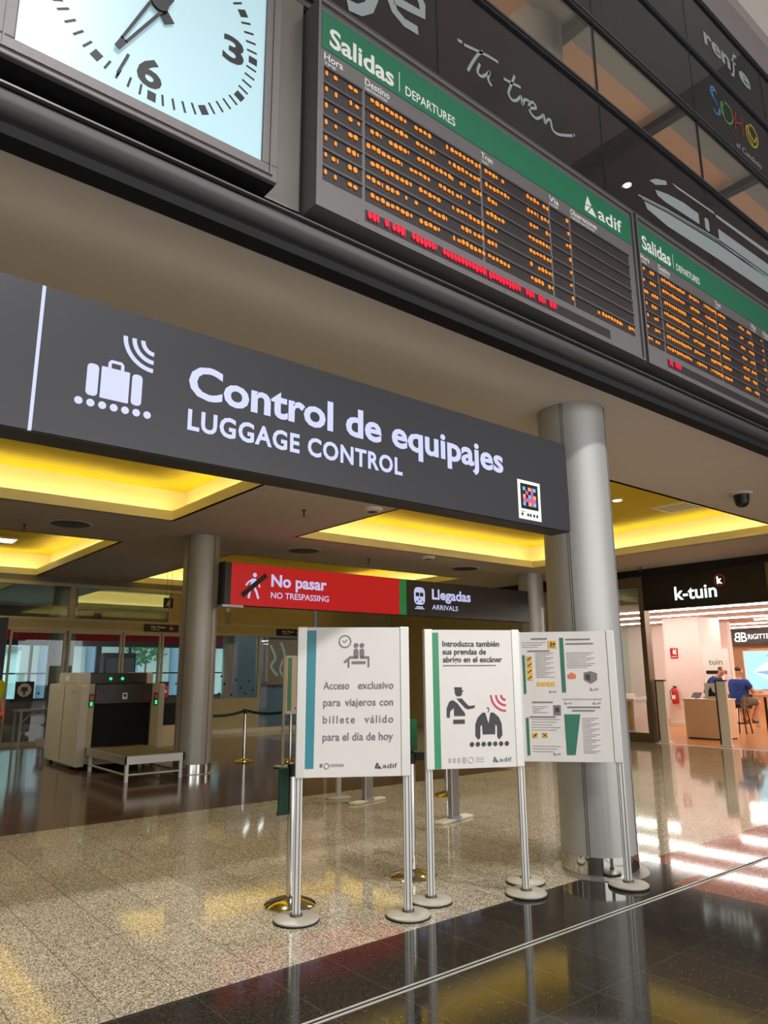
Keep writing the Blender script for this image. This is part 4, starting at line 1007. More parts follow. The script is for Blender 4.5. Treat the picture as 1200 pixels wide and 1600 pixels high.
# round-based posts and grey totems seen below the posters
def totem(x, y, label, a):
    t = thing('info_totem', label, 'totem', (x, y, 0), a, 'grey totems')
    b = MB(); b.box(-.29, .29, -.06, .06, 0, .03); build('foot_plate', b, 'cream_panel', t, bevel=.008, world=False)
    b = MB(); b.box(-.075, .075, -.03, .03, .03, 1.45); build('post', b, 'steel', t, bevel=.01, world=False)
    b = MB(); b.lathe([(.085, .03), (.085, .042)], 0, 0, 24); build('collar', b, 'concrete', t, world=False)
    b = MB(); b.box(-.075, .075, -.034, -.03, 1.2, 1.4); build('panel', b, 'machine_dark', t, world=False)
totem(5.82, 5.97, 'grey totem with long pale foot below the officer and jacket poster', radians(12))
totem(5.83, 7.5, 'grey totem with long pale foot below the teal striped poster', radians(12))
t = thing('sign_post', 'round based post standing behind the teal striped poster stand', 'sign post', (5.71, 7.95, 0))
b = MB(); b.lathe([(.16, 0), (.16, .018), (.05, .03)], 0, 0, 36); build('base', b, 'disc', t, smooth=True, world=False)
b = MB(); b.box(-.03, .03, -.02, .02, .02, 1.5); build('post', b, 'alu', t, bevel=.004, world=False)
b = MB(); b.box(-.15, .15, -.03, -.02, 1.1, 1.5); build('sign_plate', b, 'white', t, world=False)

# ------------------------------------------------------------------ luggage scanner
t = thing('luggage_scanner', 'cream and black luggage x-ray scanner with green lamps', 'scanner', (4.7, 13.9, 0))
g = MB(); prof = [(13.0, .06), (14.85, .06), (14.9, .2), (14.9, 1.36), (14.86, 1.40), (13.03, 1.40), (12.99, 1.36)]
g.extrude_x(prof, 3.96, 4.10); sp = build('side_panel', g, 'cream_panel', t, bevel=.012)
g = MB(); g.box(3.955, 3.96, 13.9, 13.91, .1, 1.38); g.box(3.955, 3.96, 13.3, 13.5, 1.27, 1.275); g.box(3.955, 3.96, 14.3, 14.5, 1.27, 1.275); build('panel_seam', g, 'machine_dark', sp)
g = MB(); g.box(4.09, 4.2, 13.0, 14.88, .10, 1.41); build('front_post', g, 'tan_panel', t, bevel=.01)
g = MB(); g.box(5.2, 5.36, 13.0, 14.88, .10, 1.41); build('front_post', g, 'tan_panel', t, bevel=.01)
g = MB(); g.extrude_x(prof, 5.34, 5.44); build('side_panel', g, 'cream_panel', t, bevel=.012)
g = MB(); g.box(4.2, 5.2, 12.97, 14.9, 1.07, 1.40); hd = build('hood', g, 'machine_dark', t, bevel=.01)
g = MB(); g.box(4.2, 5.2, 13.3, 14.3, 1.40, 1.59); build('top_box', g, 'machine_dark', t, bevel=.015)
g = MB(); g.extrude_x([(13.28, 1.40), (14.32, 1.40), (14.32, 1.56), (14.28, 1.60), (13.32, 1.60), (13.28, 1.56)], 3.96, 4.2); lf = build('lamp_housing', g, 'cream_panel', t, bevel=.01)
g = MB(); g.box(3.955, 3.96, 13.7, 13.9, 1.46, 1.55); build('hazard_label', g, 'white', lf)
g = MB(); g.extrude_x([(13.28, 1.40), (14.32, 1.40), (14.32, 1.56), (14.28, 1.60), (13.32, 1.60), (13.28, 1.56)], 5.2, 5.32); build('lamp_housing', g, 'cream_panel', t, bevel=.01)
for y_ in (13.05, 14.79):
    g = MB(); g.box(4.2, 5.2, y_, y_ + .07, .34, 1.07); build('tunnel_curtain', g, 'black_gap', t)
g = MB(); g.box(4.2, 5.2, 13.0, 14.9, .08, .34); build('belt_bed', g, 'tan_panel', t)
for x_ in (4.145, 5.28):
    g = MB(); g.box(x_ - .035, x_ + .035, 12.985, 13.0, 1.02, 1.24); hs_ = build('signal_box', g, 'black', t)
    g = MB(); g.box(x_ - .02, x_ + .02, 12.98, 12.985, 1.04, 1.11); build('green_lamp', g, 'lamp_green', hs_)
    g = MB(); g.box(x_ - .02, x_ + .02, 12.98, 12.985, 1.14, 1.21); build('red_lamp', g, 'lamp_red', hs_)
for x_ in (4.55, 4.76):
    g = MB(); g.disc(x_, 1.49, .028, 13.3, .01); build('indicator', g, 'lamp_green', t)
g = MB(); g.rect(4.66, 4.75, 1.14, 1.25, 12.97, .003); build('hazard_label', g, 'white', hd)
g = MB(); g.poly([(4.67, 1.225), (4.74, 1.225), (4.705, 1.165)], 12.966, .002); build('hazard_symbol', g, 'ink', hd)
g = MB()
for x_ in (4.3, 5.1): g.ring(x_, 1.18, .03, .04, 12.97)
build('ring_mark', g, 'vred', hd)
g = MB()
for x_ in (4.05, 5.35):
    for y_ in (13.2, 14.7): g.lathe([(.03, 0), (.03, .06)], x_, y_, 12)
build('foot', g, 'rubber', t)
t = thing('roller_table', 'low steel roller table at the front of the scanner', 'roller table', (4.6, 12.0, 0))
X0, X1, Y0, Y1 = 4.10, 5.04, 11.12, 12.93
g = MB(); g.box(X0, X0 + .035, Y0, Y1, .25, .37); g.box(X1 - .035, X1, Y0, Y1, .25, .37); g.box(X0, X1, Y0, Y0 + .03, .25, .37); g.box(X0, X1, Y1 - .03, Y1, .25, .37); build('frame', g, 'alu', t, bevel=.004)
g = MB(); g.box(X0 + .03, X1 - .03, Y0 + .03, Y1 - .03, .36, .378); build('bed', g, 'bed_tan', t)
g = MB()
for x_ in (X0 + .05, X1 - .05): g.rod((x_, Y0 + .05, .10), (x_, Y1 - .05, .10), .018)
g.rod((X0 + .05, Y0 + .05, .1), (X1 - .05, Y0 + .05, .1), .018); build('stretcher', g, 'alu', t)
for x_ in (X0 + .05, X1 - .05):
    for y_ in (Y0 + .05, Y1 - .1):
        g = MB(); g.box(x_ - .025, x_ + .025, y_ - .025, y_ + .025, 0, .25); build('leg', g, 'alu', t)
t = thing('roller_table', 'low steel roller table at the rear of the scanner', 'roller table', (4.6, 15.4, 0))
X0, X1, Y0, Y1 = 4.08, 5.1, 14.95, 16.0
g = MB(); g.box(X0, X0 + .035, Y0, Y1, .2, .34); g.box(X1 - .035, X1, Y0, Y1, .2, .34); g.box(X0, X1, Y1 - .03, Y1, .2, .34); build('frame', g, 'alu', t, bevel=.004)
g = MB(); g.box(X0 + .03, X1 - .03, Y0, Y1 - .03, .3, .33); build('bed', g, 'alu_dark', t)
for x_ in (X0 + .05, X1 - .05):
    for y_ in (Y0 + .2, Y1 - .1):
        g = MB(); g.box(x_ - .03, x_ + .03, y_ - .03, y_ + .03, 0, .2); build('leg', g, 'alu', t)
t = thing('steel_table', 'tall steel work table behind the scanner near the doors', 'table', (4.25, 16.8, 0))
g = MB(); g.box(3.85, 4.75, 16.5, 17.1, .83, .87); build('tabletop', g, 'steel', t, bevel=.006)
for x_ in (3.9, 4.7):
    for y_ in (16.55, 17.05):
        g = MB(); g.box(x_ - .02, x_ + .02, y_ - .02, y_ + .02, 0, .83); build('leg', g, 'steel', t)
g = MB(); g.rod((3.9, 16.55, .6), (4.15, 16.55, .83), .012); g.rod((4.7, 16.55, .6), (4.45, 16.55, .83), .012); build('brace', g, 'steel', t)
# desk with a dark screen between scanner and column
t = thing('security_desk', 'beige desk with a black front between scanner and column', 'desk', (6.6, 16.3, 0))
g = MB(); g.box(6.2, 7.2, 16.0, 16.6, 0, .46); build('base', g, 'tan_panel', t, bevel=.008)
g = MB(); g.box(6.2, 7.2, 16.0, 16.6, .46, .92); build('dark_front', g, 'black_gap', t, bevel=.008)
t = thing('warning_board', 'small red and black notice standing on the desk', 'notice', (6.75, 16.2, .92))
g = MB(); g.box(6.64, 6.86, 16.19, 16.22, .98, 1.4); pl_ = build('panel', g, 'black', t)
g = MB(); g.rect(6.65, 6.85, 1.05, 1.32, 16.19); build('red_field', g, 'red', pl_)
g = MB(); g.rect(6.70, 6.82, 1.16, 1.21, 16.187); build('white_bar', g, 'white', pl_)
g = MB(); g.box(6.68, 6.82, 16.17, 16.24, .92, .98); build('foot', g, 'black', t)
t = thing('door_sticker', 'square black notice with pale circle on a glass door', 'sticker', (4.35, 18.42, 1.0))
g = MB(); g.rect(4.16, 4.56, .98, 1.42, 18.43, .003); pl_ = build('panel', g, 'ink', t)
g = MB(); g.disc(4.36, 1.23, .15, 18.427); build('disc', g, 'cream_panel', pl_)
g = MB(); g.rect(4.29, 4.43, 1.2, 1.3, 18.424, .001); g.rect(4.34, 4.38, 1.12, 1.2, 18.424, .001); g.rect(4.2, 4.52, 1.0, 1.04, 18.427); build('symbol', g, 'pdark', pl_)
t = thing('information_kiosk', 'tall dark kiosk seen through the glass doors above the scanner', 'kiosk', (7.8, 22.2, 0))
g = MB(); g.box(7.3, 8.25, 22.0, 22.4, 0, 2.2); build('body', g, 'machine_dark', t, bevel=.02)
g = MB(); g.box(7.36, 7.74, 21.985, 22.0, .9, 2.05); g.box(7.80, 8.19, 21.985, 22.0, .9, 2.05); build('screen', g, 'concrete', t)
t = thing('poster_case', 'brown picture case on the blue grey wall beyond the glazing', 'poster case', (13.0, 21.55, 1.2))
g = MB(); g.box(12.4, 13.7, 21.52, 21.6, 1.15, 2.75); build('frame', g, 'darkmull', t)
g = MB(); g.rect(12.46, 13.64, 1.21, 2.69, 21.52, .004); pc = build('picture', g, 'brown_wall', t)
g = MB(); g.stroke(sm([(12.6, 2.5), (12.8, 2.1), (12.65, 1.8), (12.9, 1.5)]), .09, 21.515); g.stroke(sm([(13.0, 2.6), (13.15, 2.2), (13.0, 1.7), (13.2, 1.4)]), .08, 21.515); build('pale_figure', g, 'white', pc)
for n, x_ in enumerate((11.6, 12.1)):
    t = thing('tube_lamp', ('white tube lamp beyond the glazing nearer the scanner column', 'white tube lamp beyond the glazing above the brown picture case')[n], 'lamp', (x_, 20.6, 3.0), group='tube lamps beyond the glass')
    g = MB(); g.rod((x_ - .5, 20.2, 2.95), (x_ + .1, 21.0, 2.95), .03); build('tube', g, 'lamp_white', t)
    g = MB(); g.rod((x_ - .2, 20.6, 2.98), (x_ - .2, 20.6, HC), .006); build('wire', g, 'alu_dark', t)
t = thing('outside_building', 'pale building across the street seen through the far windows', 'building', (9, 42, 0))
g = MB(); g.box(-10, 9.5, 42, 46, 0, 4); build('wall', g, 'outside_wall', t)
for i in range(9):
    g = MB(); x_ = -9 + i * 2; g.box(x_, x_ + 1.1, 41.95, 42, .6, 2.6); f_ = build('window', g, 'darkmull', t)
    g = MB(); g.box(x_ + .08, x_ + .5, 41.93, 41.95, .7, 2.5); g.box(x_ + .6, x_ + 1.02, 41.93, 41.95, .7, 2.5); build('pane', g, 'concrete', f_)
g = MB(); g.box(-10, 9.5, 41.5, 42, 2.85, 3.05); build('canopy', g, 'lilac_wall', t)
g = MB(); g.box(2.2, 6.6, 41.6, 41.95, .1, .55); build('plinth', g, 'dusty', t)
t = thing('outside_building', 'second pale building with grey columns beyond the far windows', 'building', (17, 46, 0))
g = MB(); g.box(10.5, 30, 46, 50, 0, 7); build('wall', g, 'white_wall', t)
for i in range(6):
    g = MB(); g.cyl(11.5 + i * 2.6, 45, .28, 0, 4.2, 20); build('column', g, 'concrete', t, smooth=True)
g = MB(); g.box(10.5, 30, 44.5, 46, 4.2, 4.6); build('canopy', g, 'concrete', t)
for n, (x_, y_, h_, lb) in enumerate(((5.2, 33, 3.4, 'young street tree beyond the windows above the steel table'), (13.6, 35, 3.8, 'young street tree beyond the windows beside the scanner column'))):
    t = thing('street_tree', lb, 'tree', (x_, y_, -.02))
    b = MB(); b.rod((0, 0, 0), (0, 0, h_ * .6), .06, 8, .04); build('trunk', b, 'hair', t, world=False)
    b = MB()
    for i in range(260):
        a_, e_, r_ = random.uniform(0, 2 * pi), random.uniform(-1, 1), random.uniform(.3, .9)
        p = Vector((r_ * cos(a_) * math.sqrt(1 - e_ * e_), r_ * sin(a_) * math.sqrt(1 - e_ * e_), h_ * .72 + .8 * r_ * e_)); q = [Vector((random.uniform(-.14, .14), random.uniform(-.14, .14), random.uniform(-.14, .14))) for _ in range(3)]
        b.add([p + q[0], p + q[1], p + q[2], p - q[0] * .5], [(0, 1, 2), (0, 3, 1)])
    build('foliage', b, 'leaf', t, world=False)

# ------------------------------------------------------------------ phone shop
t = thing('shop_fascia', 'black shop fascia with white lit name and red ringed letter', 'shop sign', (15.3, 7.85, 2.93), -pi / 2)
LX = lambda y: 7.85 - y
g = MB(); g.box(LX(9.22), LX(6.1), -.02, .16, 0, .79); build('panel', g, 'black', t, world=False)
g = MB(); text(g, 'k-tuin', LX(8.43), LX(7.47), .18, .47, -.03, .018); g2 = build('lettering', g, 'sign_lit_white' if 'sign_lit_white' in M else 'white', t, world=False)
M['shop_lit'] = mat('shop_lit_letter', (1, 1, 1), .4, emit=(.86, 1.0, .96), es=1.3, noise=0); g2.data.materials[0] = M['shop_lit']
g = MB(); g.ring(LX(7.39), .52, .105, .128, -.022); build('ring', g, 'pred', t, world=False)
g = MB(); text(g, 'k', LX(7.45), LX(7.33), .455, .60, -.022, .05); build('letter', g, 'shop_lit', t, world=False)
g = MB(); g.box(15.27, 15.5, 9.22, 9.34, 0, 3.72); struct('trim_60', g, 'bronze')
g = MB(); g.box(15.27, 15.5, 6.30, 6.42, 0, 3.72); struct('trim_61', g, 'bronze')
g = MB(); g.box(15.27, 15.5, 9.34, 10.62, 0, .2); g.box(15.27, 15.5, 9.34, 10.62, 3.5, 3.72); struct('trim_62', g, 'bronze')
g = MB(); g.box(15.36, 15.375, 9.34, 10.62, .2, 3.5); struct('window_8', g, 'win_glass')
g = MB(); g.box(15.5, 29.5, 2.5, 15.2, 3.12, 3.25); struct('ceiling', g, 'shop_ceiling')
g = MB(); g.box(15.45, 29.5, 15.0, 15.2, 0, 3.12); struct('wall_back', g, 'shop_glass_wall')
g = MB(); g.box(15.52, 15.6, 9.3, 15.2, 3.12, 3.86); struct('wall_front', g, 'shop_white')
g = MB(); g.box(15.5, 29.5, 2.4, 2.5, 0, 3.12); struct('wall_right', g, 'shop_white')
g = MB(); g.box(29.0, 29.2, 2.5, 15.0, 0, 3.12); struct('wall_far', g, 'brown_wall')
g = MB(); g.box(20.6, 21.9, 10.75, 11.86, 0, 3.12); struct('wall_pillar', g, 'shop_white')
g = MB(); g.box(23.6, 23.8, 11.32, 15.0, 0, 3.12); struct('wall_inner', g, 'shop_white')
g = MB(); g.box(20.56, 20.6, 10.75, 11.86, 0, .12); struct('baseboard_right', g, 'gate')
for n, (x_, y0, y1) in enumerate(((17.74, 2.8, 14.8), (19.59, 2.8, 14.8), (21.8, 2.8, 10.7), (21.8, 11.95, 14.8), (23.2, 2.8, 10.25), (25.0, 2.8, 14.8), (27.0, 2.8, 14.8))):
    g = MB(); g.box(x_ - .03, x_ + .03, y0, y1, 3.09, 3.12)
    tag(build('ceiling_strip_light', g, 'strip'), 'long white strip light on the shop ceiling, one of a parallel row', 'lamp', 'shop ceiling strip lights')
for y_, lb in ((9.05, 'beige security gate of the shop entrance beside the bronze post'), (7.66, 'beige security gate with dark edge in the middle of the shop entrance')):
    t = thing('security_gate', lb, 'security gate', (15.42, y_, 0), group='shop security gates')
    b = MB(); b.box(-.03, .03, -.105, .105, .04, 1.34); build('panel', b, 'gate', t, bevel=.015, world=False)
    b = MB(); b.box(-.035, .035, .105, .13, .02, 1.34); build('dark_edge', b, 'machine_dark', t, world=False)
    b = MB(); b.box(-.04, .04, -.115, .13, 1.34, 1.365); build('cap', b, 'machine_dark', t, world=False)
    b = MB(); b.box(-.06, .06, -.125, .135, 0, .05); build('foot', b, 'gate', t, bevel=.01, world=False)
t = thing('display_table', 'white display table with tan panel behind the shop window', 'table', (17.2, 11.3, 0))
g = MB(); g.box(16.9, 17.5, 10.7, 12.0, .82, .88); build('tabletop', g, 'shop_white', t, bevel=.006)
for y_ in (10.72, 11.92):
    g = MB(); g.box(16.9, 17.5, y_, y_ + .06, 0, .82); build('side_panel', g, 'shop_white', t)
g = MB(); g.box(17.3, 17.4, 10.78, 11.92, .05, .82); build('back_panel', g, 'shop_wood', t)
g = MB(); g.box(16.92, 17.48, 10.78, 11.92, .05, .12); build('shelf', g, 'shop_white', t)
t = thing('sales_counter', 'pale wood sales counter with rounded corner inside the entrance', 'counter', (17.4, 9.0, 0))
def plan(mb, P, z0, z1):
    n = len(P); mb.add([(a, b, z0) for a, b in P] + [(a, b, z1) for a, b in P], [tuple(range(n - 1, -1, -1)), tuple(range(n, 2 * n))] + [(i, (i + 1) % n, n + (i + 1) % n, n + i) for i in range(n)])
    return mb
P = rrect(16.9, 17.7, 8.45, 9.42, .14, 8); build('body', plan(MB(), P, 0.03, .88), 'shop_wood', t, smooth=True)
P = rrect(16.88, 17.72, 8.43, 9.44, .15, 8); build('worktop', plan(MB(), P, .88, .91), 'shop_white', t)
P = rrect(16.93, 17.67, 8.48, 9.39, .13, 8); build('plinth', plan(MB(), P, 0, .03), 'machine_dark', t)
t = thing('leaflet_holder', 'upright acrylic leaflet holder with dark picture on the counter', 'leaflet holder', (17.3, 8.85, .91), -pi / 2)
b = MB(); b.box(-.16, .16, -.01, .01, .0, .36); pl_ = build('panel', b, 'white', t, world=False)
b = MB(); b.poly([(-.08, .05), (.0, .05), (.06, .12), (.02, .2), (.0, .28), (-.06, .2)], -.01); b.disc(.05, .1, .05, -.011); build('picture', b, 'navy', pl_, world=False)
b = MB(); b.box(-.16, .16, -.05, .05, 0, .012); build('foot', b, 'white', t, world=False)
t = thing('tablet_stand', 'small tablet on a slanted stand on the counter', 'tablet', (17.25, 9.2, .91), -pi / 2)
b = MB(); b.add([(-.11, -.07, .03), (.11, -.07, .03), (.11, .07, .14), (-.11, .07, .14), (-.11, -.065, .02), (.11, -.065, .02), (.11, .075, .13), (-.11, .075, .13)], [(0, 1, 2, 3), (7, 6, 5, 4), (0, 4, 5, 1), (1, 5, 6, 2), (2, 6, 7, 3), (3, 7, 4, 0)]); build('tablet', b, 'machine_dark', t, world=False)
b = MB(); b.box(-.03, .03, -.04, .07, 0, .07); build('stand', b, 'alu', t, world=False)
t = thing('fire_extinguisher', 'red fire extinguisher on the pale pink pillar in the shop', 'fire extinguisher', (20.5, 11.6, .62), -pi / 2)
b = MB(); b.lathe([(.085, 0), (.09, .02), (.09, .36), (.06, .43), (.025, .45)], 0, 0, 24); build('cylinder', b, 'red', t, smooth=True, world=False)
b = MB(); b.box(-.02, .06, -.02, .02, .45, .50); b.box(-.06, .02, -.015, .015, .49, .51); build('valve', b, 'ink', t, world=False)
b = MB(); b.rod((-.05, 0, .46), (-.13, -.02, .36), .012); b.rod((-.13, -.02, .36), (-.12, -.02, .1), .012); build('hose', b, 'ink', t, world=False)
b = MB(); b.rect(-.06, .06, .14, .25, -.088, .004); build('label_plate', b, 'white', t, world=False)
t = thing('fire_sign', 'red and white extinguisher sign on the pale pink pillar', 'sign', (20.59, 11.56, 1.93), -pi / 2)
b = MB(); b.rect(-.12, .12, 0, .3, 0, .006); pl_ = build('panel', b, 'red', t, world=False)
b = MB(); b.rect(-.03, .035, .12, .24, -.007); b.rect(-.01, .01, .24, .27, -.007); b.rect(.05, .08, .1, .27, -.007); b.rect(-.09, .09, .04, .06, -.007); build('pictogram', b, 'white', pl_, world=False)
t = thing('price_panel', 'white wall panel with grey script and black strip behind counter', 'panel', (20.55, 10.3, 1.45), -pi / 2)
b = MB(); b.rect(-.38, .38, 0, .72, 0, .012); pl_ = build('panel', b, 'white', t, world=False)
b = MB(); text(b, 'tuin', -.2, .2, .28, .44, -.013, .01); build('lettering', b, 'pgrey', pl_, world=False)
b = MB(); b.rect(-.30, .3, .02, .12, -.013); build('black_strip', b, 'ink', pl_, world=False)
b = MB(); b.box(-.38, -.33, .0, .06, -1.45, 0); b.box(.33, .38, .0, .06, -1.45, 0); build('leg', b, 'white', t, world=False)
t = thing('display_shelf', 'dark shelf with green box beside the fire extinguisher pillar', 'shelf', (20.4, 12.3, 0))
g = MB(); g.box(20.3, 20.6, 12.0, 12.8, .1, .75); build('body', g, 'machine_dark', t)
g = MB(); g.box(20.25, 20.3, 12.1, 12.4, .45, .7); build('green_box', g, 'bgreen', t)
g = MB(); g.box(20.25, 20.65, 11.95, 12.85, .75, .8); build('worktop', g, 'shop_white', t)
g = MB(); g.box(20.33, 20.57, 12.03, 12.77, 0, .1); build('plinth', g, 'ink', t)
t = thing('headphone_display', 'headphones on a white plinth seen through the shop window', 'headphones', (18.6, 12.3, 0))
g = MB(); g.box(18.3, 18.9, 11.9, 13.2, 0, .95); build('plinth', g, 'shop_white', t, bevel=.01)
g = MB()
for i in range(12):
    a0, a1 = pi * i / 12, pi * (i + 1) / 12; g.rod((18.45, 12.2 + .11 * cos(a0), 1.06 + .13 * sin(a0)), (18.45, 12.2 + .11 * cos(a1), 1.06 + .13 * sin(a1)), .014)
build('headband', g, 'ink', t)
g = MB(); g.rod((18.45, 12.29, 1.03), (18.45, 12.33, 1.03), .06); g.rod((18.45, 12.07, 1.03), (18.45, 12.11, 1.03), .06); build('ear_cup', g, 'ink', t)
g = MB(); g.box(18.42, 18.48, 12.17, 12.23, .95, 1.18); build('stand', g, 'alu', t)
t = thing('display_screen', 'large pale blue screen showing a folded blue diamond', 'screen', (21.5, 9.0, 0), -pi / 2)
b = MB(); b.box(-.95, 1.3, 0, .06, 1.0, 2.12); build('casing', b, 'shop_white', t, world=False)
b = MB(); b.rect(-.92, 1.27, 1.03, 2.09, 0, .004); sc_ = build('screen', b, 'skyscreen', t, world=False)
D0 = [(-.70, 1.52), (-.05, 1.98), (.45, 1.90), (.75, 1.55), (.02, 1.10)]
b = MB(); b.poly([D0[0], D0[1], (.1, 1.6)], -.005); b.poly([D0[0], (-.2, 1.42), D0[4]], -.005); b.poly([(.1, 1.6), D0[2], D0[3]], -.005); build('pale_facet', b, 'screen_pale', sc_, world=False)
b = MB(); b.poly([D0[0], (.1, 1.6), (-.2, 1.42)], -.005); b.poly([(-.2, 1.42), (.1, 1.6), D0[4]], -.005); b.poly([D0[1], D0[2], (.1, 1.6)], -.005); b.poly([(.1, 1.6), D0[3], D0[4]], -.005); build('blue_facet', b, 'screen_mid', sc_, world=False)
b = MB(); b.rect(.2, .6, 2.0, 2.03, -.005); b.rect(-.3, .7, 1.995 - .04, 1.97, -.005)
build('caption', b, 'ink', sc_, world=False)
b = MB(); b.box(-.8, -.7, .0, .06, 0, 1.0); b.box(1.0, 1.1, 0, .06, 0, 1.0); build('leg', b, 'alu', t, world=False)
t = thing('shop_fascia', 'dark shop sign with white capitals at the far side of the phone shop', 'shop sign', (28.6, 11.2, 2.55), -pi / 2)
b = MB(); b.box(-2.6, 7.5, -.02, .2, 0, .55); build('panel', b, 'machine_dark', t, world=False)
b = MB(); text(b, 'B', -2.06, -2.28, .1, .45, -.02); text(b, 'B', -2.02, -1.80, .1, .45, -.02); text(b, 'RIGITTE', -1.75, -.98, .19, .37, -.02); build('lettering', b, 'shop_lit', t, world=False)
for n in range(3):
    g = MB(); g.box(28.55, 28.9, 9.5 + n * 1.25, 10.6 + n * 1.25, .9 + 0.0 * n, 2.3)
    t = thing('display_cabinet', ('warm lit cabinet behind the pale blue screen', 'warm lit cabinet under the far white capitals, middle of three', 'warm lit cabinet next to the seated man in blue')[n], 'cabinet', (28.7, 10 + n * 1.25, 0), group='warm lit cabinets')
    g = MB(); g.box(28.5, 28.95, 9.5 + n * 1.25, 10.65 + n * 1.25, 0, .9); g.box(28.9, 28.95, 9.5 + n * 1.25, 10.65 + n * 1.25, .9, 2.4); build('body', g, 'tan_wood', t)
    g = MB()
    for z_ in (1.3, 1.75, 2.2): g.box(28.55, 28.9, 9.5 + n * 1.25, 10.65 + n * 1.25, z_, z_ + .03)
    build('shelf', g, 'pyellow', t)

# high table and stools
t = thing('high_table', 'pale wood high table with black legs in the shop', 'table', (20.2, 8.5, 0))
g = MB(); g.box(19.9, 20.7, 6.6, 9.1, .88, .94); build('tabletop', g, 'tan_wood', t, bevel=.006)
for y_ in (6.9, 8.8):
    for x_ in (19.98, 20.62):
        g = MB(); g.box(x_ - .025, x_ + .025, y_ - .025, y_ + .025, 0, .88); build('leg', g, 'ink', t)
g = MB(); g.rod((19.98, 6.9, .06), (19.98, 8.8, .06), .02); g.rod((20.62, 6.9, .06), (20.62, 8.8, .06), .02); build('stretcher', g, 'ink', t)
def stool(x, y, label):
    t = thing('bar_stool', label, 'stool', (x, y, 0), 0.0, 'black bar stools')
    b = MB(); b.lathe([(.17, .66), (.19, .68), (.19, .70), (.17, .715)], 0, 0, 28); build('seat', b, 'black', t, smooth=True, world=False)
    for i in range(4):
        a = pi / 4 + i * pi / 2; b = MB(); b.rod((.14 * cos(a), .14 * sin(a), .67), (.23 * cos(a), .23 * sin(a), 0), .016, 8); build('leg', b, 'black', t, world=False)
    b = MB(); n = 4
    for i in range(4):
        a0 = pi / 4 + i * pi / 2; a1 = a0 + pi / 2; b.rod((.205 * cos(a0), .205 * sin(a0), .25), (.205 * cos(a1), .205 * sin(a1), .25), .011, 8)
    build('footrest', b, 'black', t, world=False)
    return t
stool(19.1, 9.05, 'black bar stool under the seated man in blue')
stool(19.55, 8.2, 'black bar stool beside the seated man at the table')
stool(19.55, 7.45, 'black bar stool by the table, second from the seated man')
t = thing('paper_cup', 'small white card box on the high table', 'box', (20.05, 8.75, .94))
g = MB(); g.box(19.98, 20.12, 8.66, 8.84, .94, 1.07); build('body', g, 'shop_white', t)
g = MB(); g.box(19.976, 20.124, 8.656, 8.844, 1.07, 1.08); build('lid', g, 'pred', t)


# ------------------------------------------------------------------ people
def skin_mesh(name, V, Edg, m, parent, root, level=2):
    """one continuous skinned surface from joints {name: (x, y, z, radius)}"""
    me = bpy.data.meshes.new(name); ks = list(V); ix = {k: i for i, k in enumerate(ks)}
    me.from_pydata([V[k][:3] for k in ks], [(ix[a], ix[b]) for a, b in Edg], [])
    me.materials.append(M[m])
    o = bpy.data.objects.new(name, me); COL.objects.link(o)
    if parent is not None: o.parent = parent
    o.modifiers.new('skin', 'SKIN').use_smooth_shade = True
    for i, k in enumerate(ks):
        sv = me.skin_vertices[0].data[i]; r_ = V[k][3]; sv.radius = (r_, r_) if not isinstance(r_, tuple) else r_; sv.use_root = (k == root)
    s_ = o.modifiers.new('subdivision', 'SUBSURF'); s_.levels = level; s_.render_levels = level
    return o


def chain(E_, *k):
    for a, b in zip(k, k[1:]): E_.append((a, b))


def hand(V, E_, wrist, side, d, upv=(0, 0, 1), curl=.4):
    """palm, four bent fingers of unequal length and a side thumb beyond the wrist joint"""
    wv = Vector(V[wrist][:3]); d = Vector(d).normalized(); upv = Vector(upv); lat = d.cross(upv).normalized() * side; dn = -d.cross(lat).normalized() * side
    pm = wv + d * .075; V[wrist + 'p'] = (*pm, .026); E_.append((wrist, wrist + 'p'))
    for i, (ln, of) in enumerate(((.075, -.03), (.085, -.01), (.08, .01), (.062, .03))):
        a = pm + d * .02 + lat * of; b = a + d * ln * .5; c_ = b + (d * (1 - curl) + dn * curl).normalized() * ln * .5
        for nm, p_, r_ in (('a', a, .0105), ('b', b, .009), ('c', c_, .0075)): V[wrist + 'f%d' % i + nm] = (*p_, r_)
        chain(E_, wrist + 'p', wrist + 'f%da' % i, wrist + 'f%db' % i, wrist + 'f%dc' % i)
    a = wv + d * .035 - lat * .035; b = a + (d - lat * .5).normalized() * .035; V[wrist + 'ta'] = (*a, .012); V[wrist + 'tb'] = (*b, .009)
    chain(E_, wrist, wrist + 'ta', wrist + 'tb')


